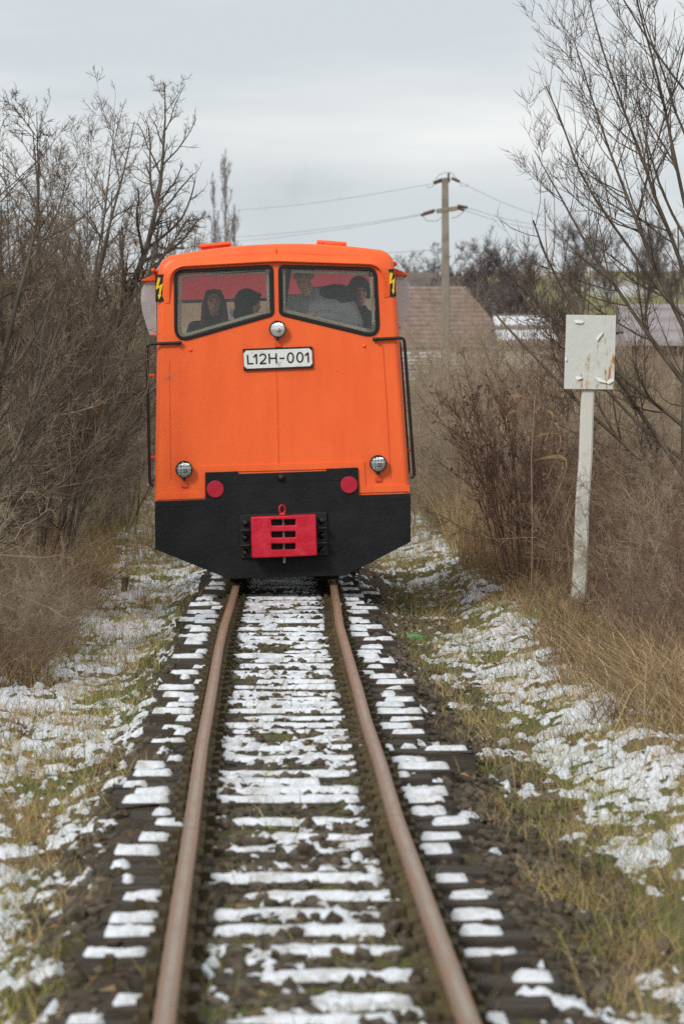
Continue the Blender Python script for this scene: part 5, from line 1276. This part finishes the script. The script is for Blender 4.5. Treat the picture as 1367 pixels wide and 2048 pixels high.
house(985, 1085, 634, 690, 205, 9, .5, tile_grey, plast, 'snow-covered roof between the tiled house and the white board', 2, 1.0)
house(1232, 1480, 618, 690, 115, 7, .2, mauve, redwall, 'house with a smooth mauve roof behind the right tree', 3)
house(180, 330, 738, 800, 150, 6, .4, tile_grey, plast, 'low roof with snow lines left of the cab', 9, .8)
# ------------------------------------------------------------------ far trees
LF = [dict(n=16, t=(.12, .97), a=(25, 60), l=.42, r=.5, P=6, wob=.12, up=.06, rmin=.03),
      dict(n=10, t=(.1, 1), a=(25, 65), l=.40, r=.5, P=5, wob=.14, up=.05, rmin=.022),
      dict(n=6, t=(.1, 1), a=(25, 70), l=.45, r=.5, P=4, wob=.14, up=.04, rmin=.016, lmin=.4)]
FAR = [plant_meshes(plant(900 + k, fan(4, .35, 7.5, 10.5, 910 + k, base_r=.4), LF, .16, .07, .02), 1) for k in range(2)]
r = np.random.default_rng(95)
far_dk = mat('twig_dark_wood', (.125, .108, .110), .95, (.16, .135, .13), .4, spec=.05)  # haze over the far wood put into this lifted grey-purple colour
for k, (px, Y, s, mm, lab) in enumerate(((905, 262, .90, far_dk, 'dark bare tree directly right of the pole top, left end of the wood'), (950, 255, 1.08, far_dk, 'tallest dark bare tree in the wood behind the roofs'), (1000, 268, .95, far_dk, 'dark bare tree in the middle of the wood behind the roofs'),
                             (1048, 258, .96, far_dk, 'dark bare tree at the right of the wood, beyond the sapling'), (1092, 270, .90, far_dk, 'dark bare tree at the right end of the wood'), (965, 250, .72, far_dk, 'low dark tree at the foot of the wood, left'), (1025, 250, .74, far_dk, 'low dark tree at the foot of the wood, right'), (1075, 248, .66, far_dk, 'low dark tree behind the sapling trunk'),
                             (838, 330, .72, M['twig_far'], 'small far bare tree between the cab and the pole'), (868, 340, .62, M['twig_far'], 'small far bare tree touching the pole on its left'), (812, 345, .55, M['twig_far'], 'small far bare tree nearest the cab roof'),
                             (1160, 420, 1.0, M['twig_far'], 'far bare tree on the skyline left of the upswept tree'), (1215, 450, .8, M['twig_far'], 'low far tree on the skyline inside the upswept branches'), (1290, 440, .95, M['twig_far'], 'far tree on the skyline at the right edge'), (1345, 430, .85, M['twig_far'], 'farthest right tree on the skyline'),
                             (300, 300, .55, M['twig_far'], 'far bare tree low behind the cab on the left'), (345, 320, .62, M['twig_far'], 'far bare tree around the distant pole top'))):
    x = (px - 538.5) / FPX * Y
    stand('bare_tree', *FAR[k % 2], (x, Y), r.uniform(0, 6.28), s * (.86 if mm is far_dk else 1), mm, mm, lab, 'tree', 'far trees behind the village')
LP_ = [dict(n=50, t=(.06, .98), a=(8, 22), l=.17, r=.5, P=6, wob=.05, up=.10, rmin=.03, taper=.5), dict(n=9, t=(.1, 1), a=(10, 30), l=.42, r=.5, P=5, wob=.06, up=.08, rmin=.016), dict(n=4, t=(.1, 1), a=(10, 35), l=.45, r=.5, P=3, wob=.08, up=.06, rmin=.014)]
popl = plant_meshes(plant(931, [((0.1, 0, 0), (0, 0, 1), 13.6, 1.0), ((-.45, .3, 0), (-.02, 0, 1), 12.2, .9), ((.5, 0, 0), (.012, 0, 1), 11.0, .9), ((1.3, 0, 0), (.02, 0, 1), 7.0, .7)], LP_, .17, .012, .02, 14, .15), 1)
pop_m = mat('twig_poplar', (.38, .35, .355), .95, (.29, .265, .27), .5, spec=.05)  # twigs lightened, distance haze painted into their colour
x = (450 - 538.5) / FPX * 270
stand('poplar_tree', *popl, (x, 270), 0, 1.06, pop_m, pop_m, 'tall narrow bare poplar standing above the cab roof', 'tree')

# ------------------------------------------------------------------ thin exhaust smoke over the cab
sm, nt, b, lk = material('exhaust_smoke'); nt.nodes.remove(b); out = nt.nodes['Material Output']
pv = N(nt, 'ShaderNodeVolumePrincipled'); pv.inputs['Color'].default_value = (.55, .57, .60, 1)
t = N(nt, 'ShaderNodeTexCoord'); n1 = N(nt, 'ShaderNodeTexNoise'); n1.inputs['Scale'].default_value = 2.2; n1.inputs['Detail'].default_value = 3; lk(t.outputs['Object'], n1.inputs['Vector'])
ln = N(nt, 'ShaderNodeVectorMath', operation='LENGTH'); lk(t.outputs['Object'], ln.inputs[0])
fall = N(nt, 'ShaderNodeMapRange'); fall.inputs[1].default_value = 1.0; fall.inputs[2].default_value = .15; fall.inputs[3].default_value = 0; fall.inputs[4].default_value = 1; lk(ln.outputs['Value'], fall.inputs[0])
nr = N(nt, 'ShaderNodeMapRange'); nr.inputs[1].default_value = .38; nr.inputs[2].default_value = .7; nr.inputs[3].default_value = 0; nr.inputs[4].default_value = .42; lk(n1.outputs['Fac'], nr.inputs[0])
mu = N(nt, 'ShaderNodeMath', operation='MULTIPLY'); lk(fall.outputs[0], mu.inputs[0]); lk(nr.outputs[0], mu.inputs[1]); lk(mu.outputs[0], pv.inputs['Density']); lk(pv.outputs[0], out.inputs['Volume'])
bm = bmesh.new(); bmesh.ops.create_icosphere(bm, subdivisions=3, radius=1); sc_ = P(575, 400, 38.5)
so = link('exhaust_smoke', bm_mesh(bm, 'exhaust_smoke', True), sm); so.location = sc_; so.scale = (.75, .6, .62); tag(so, 'thin grey exhaust smoke drifting above the cab roof', 'smoke', kind='stuff')
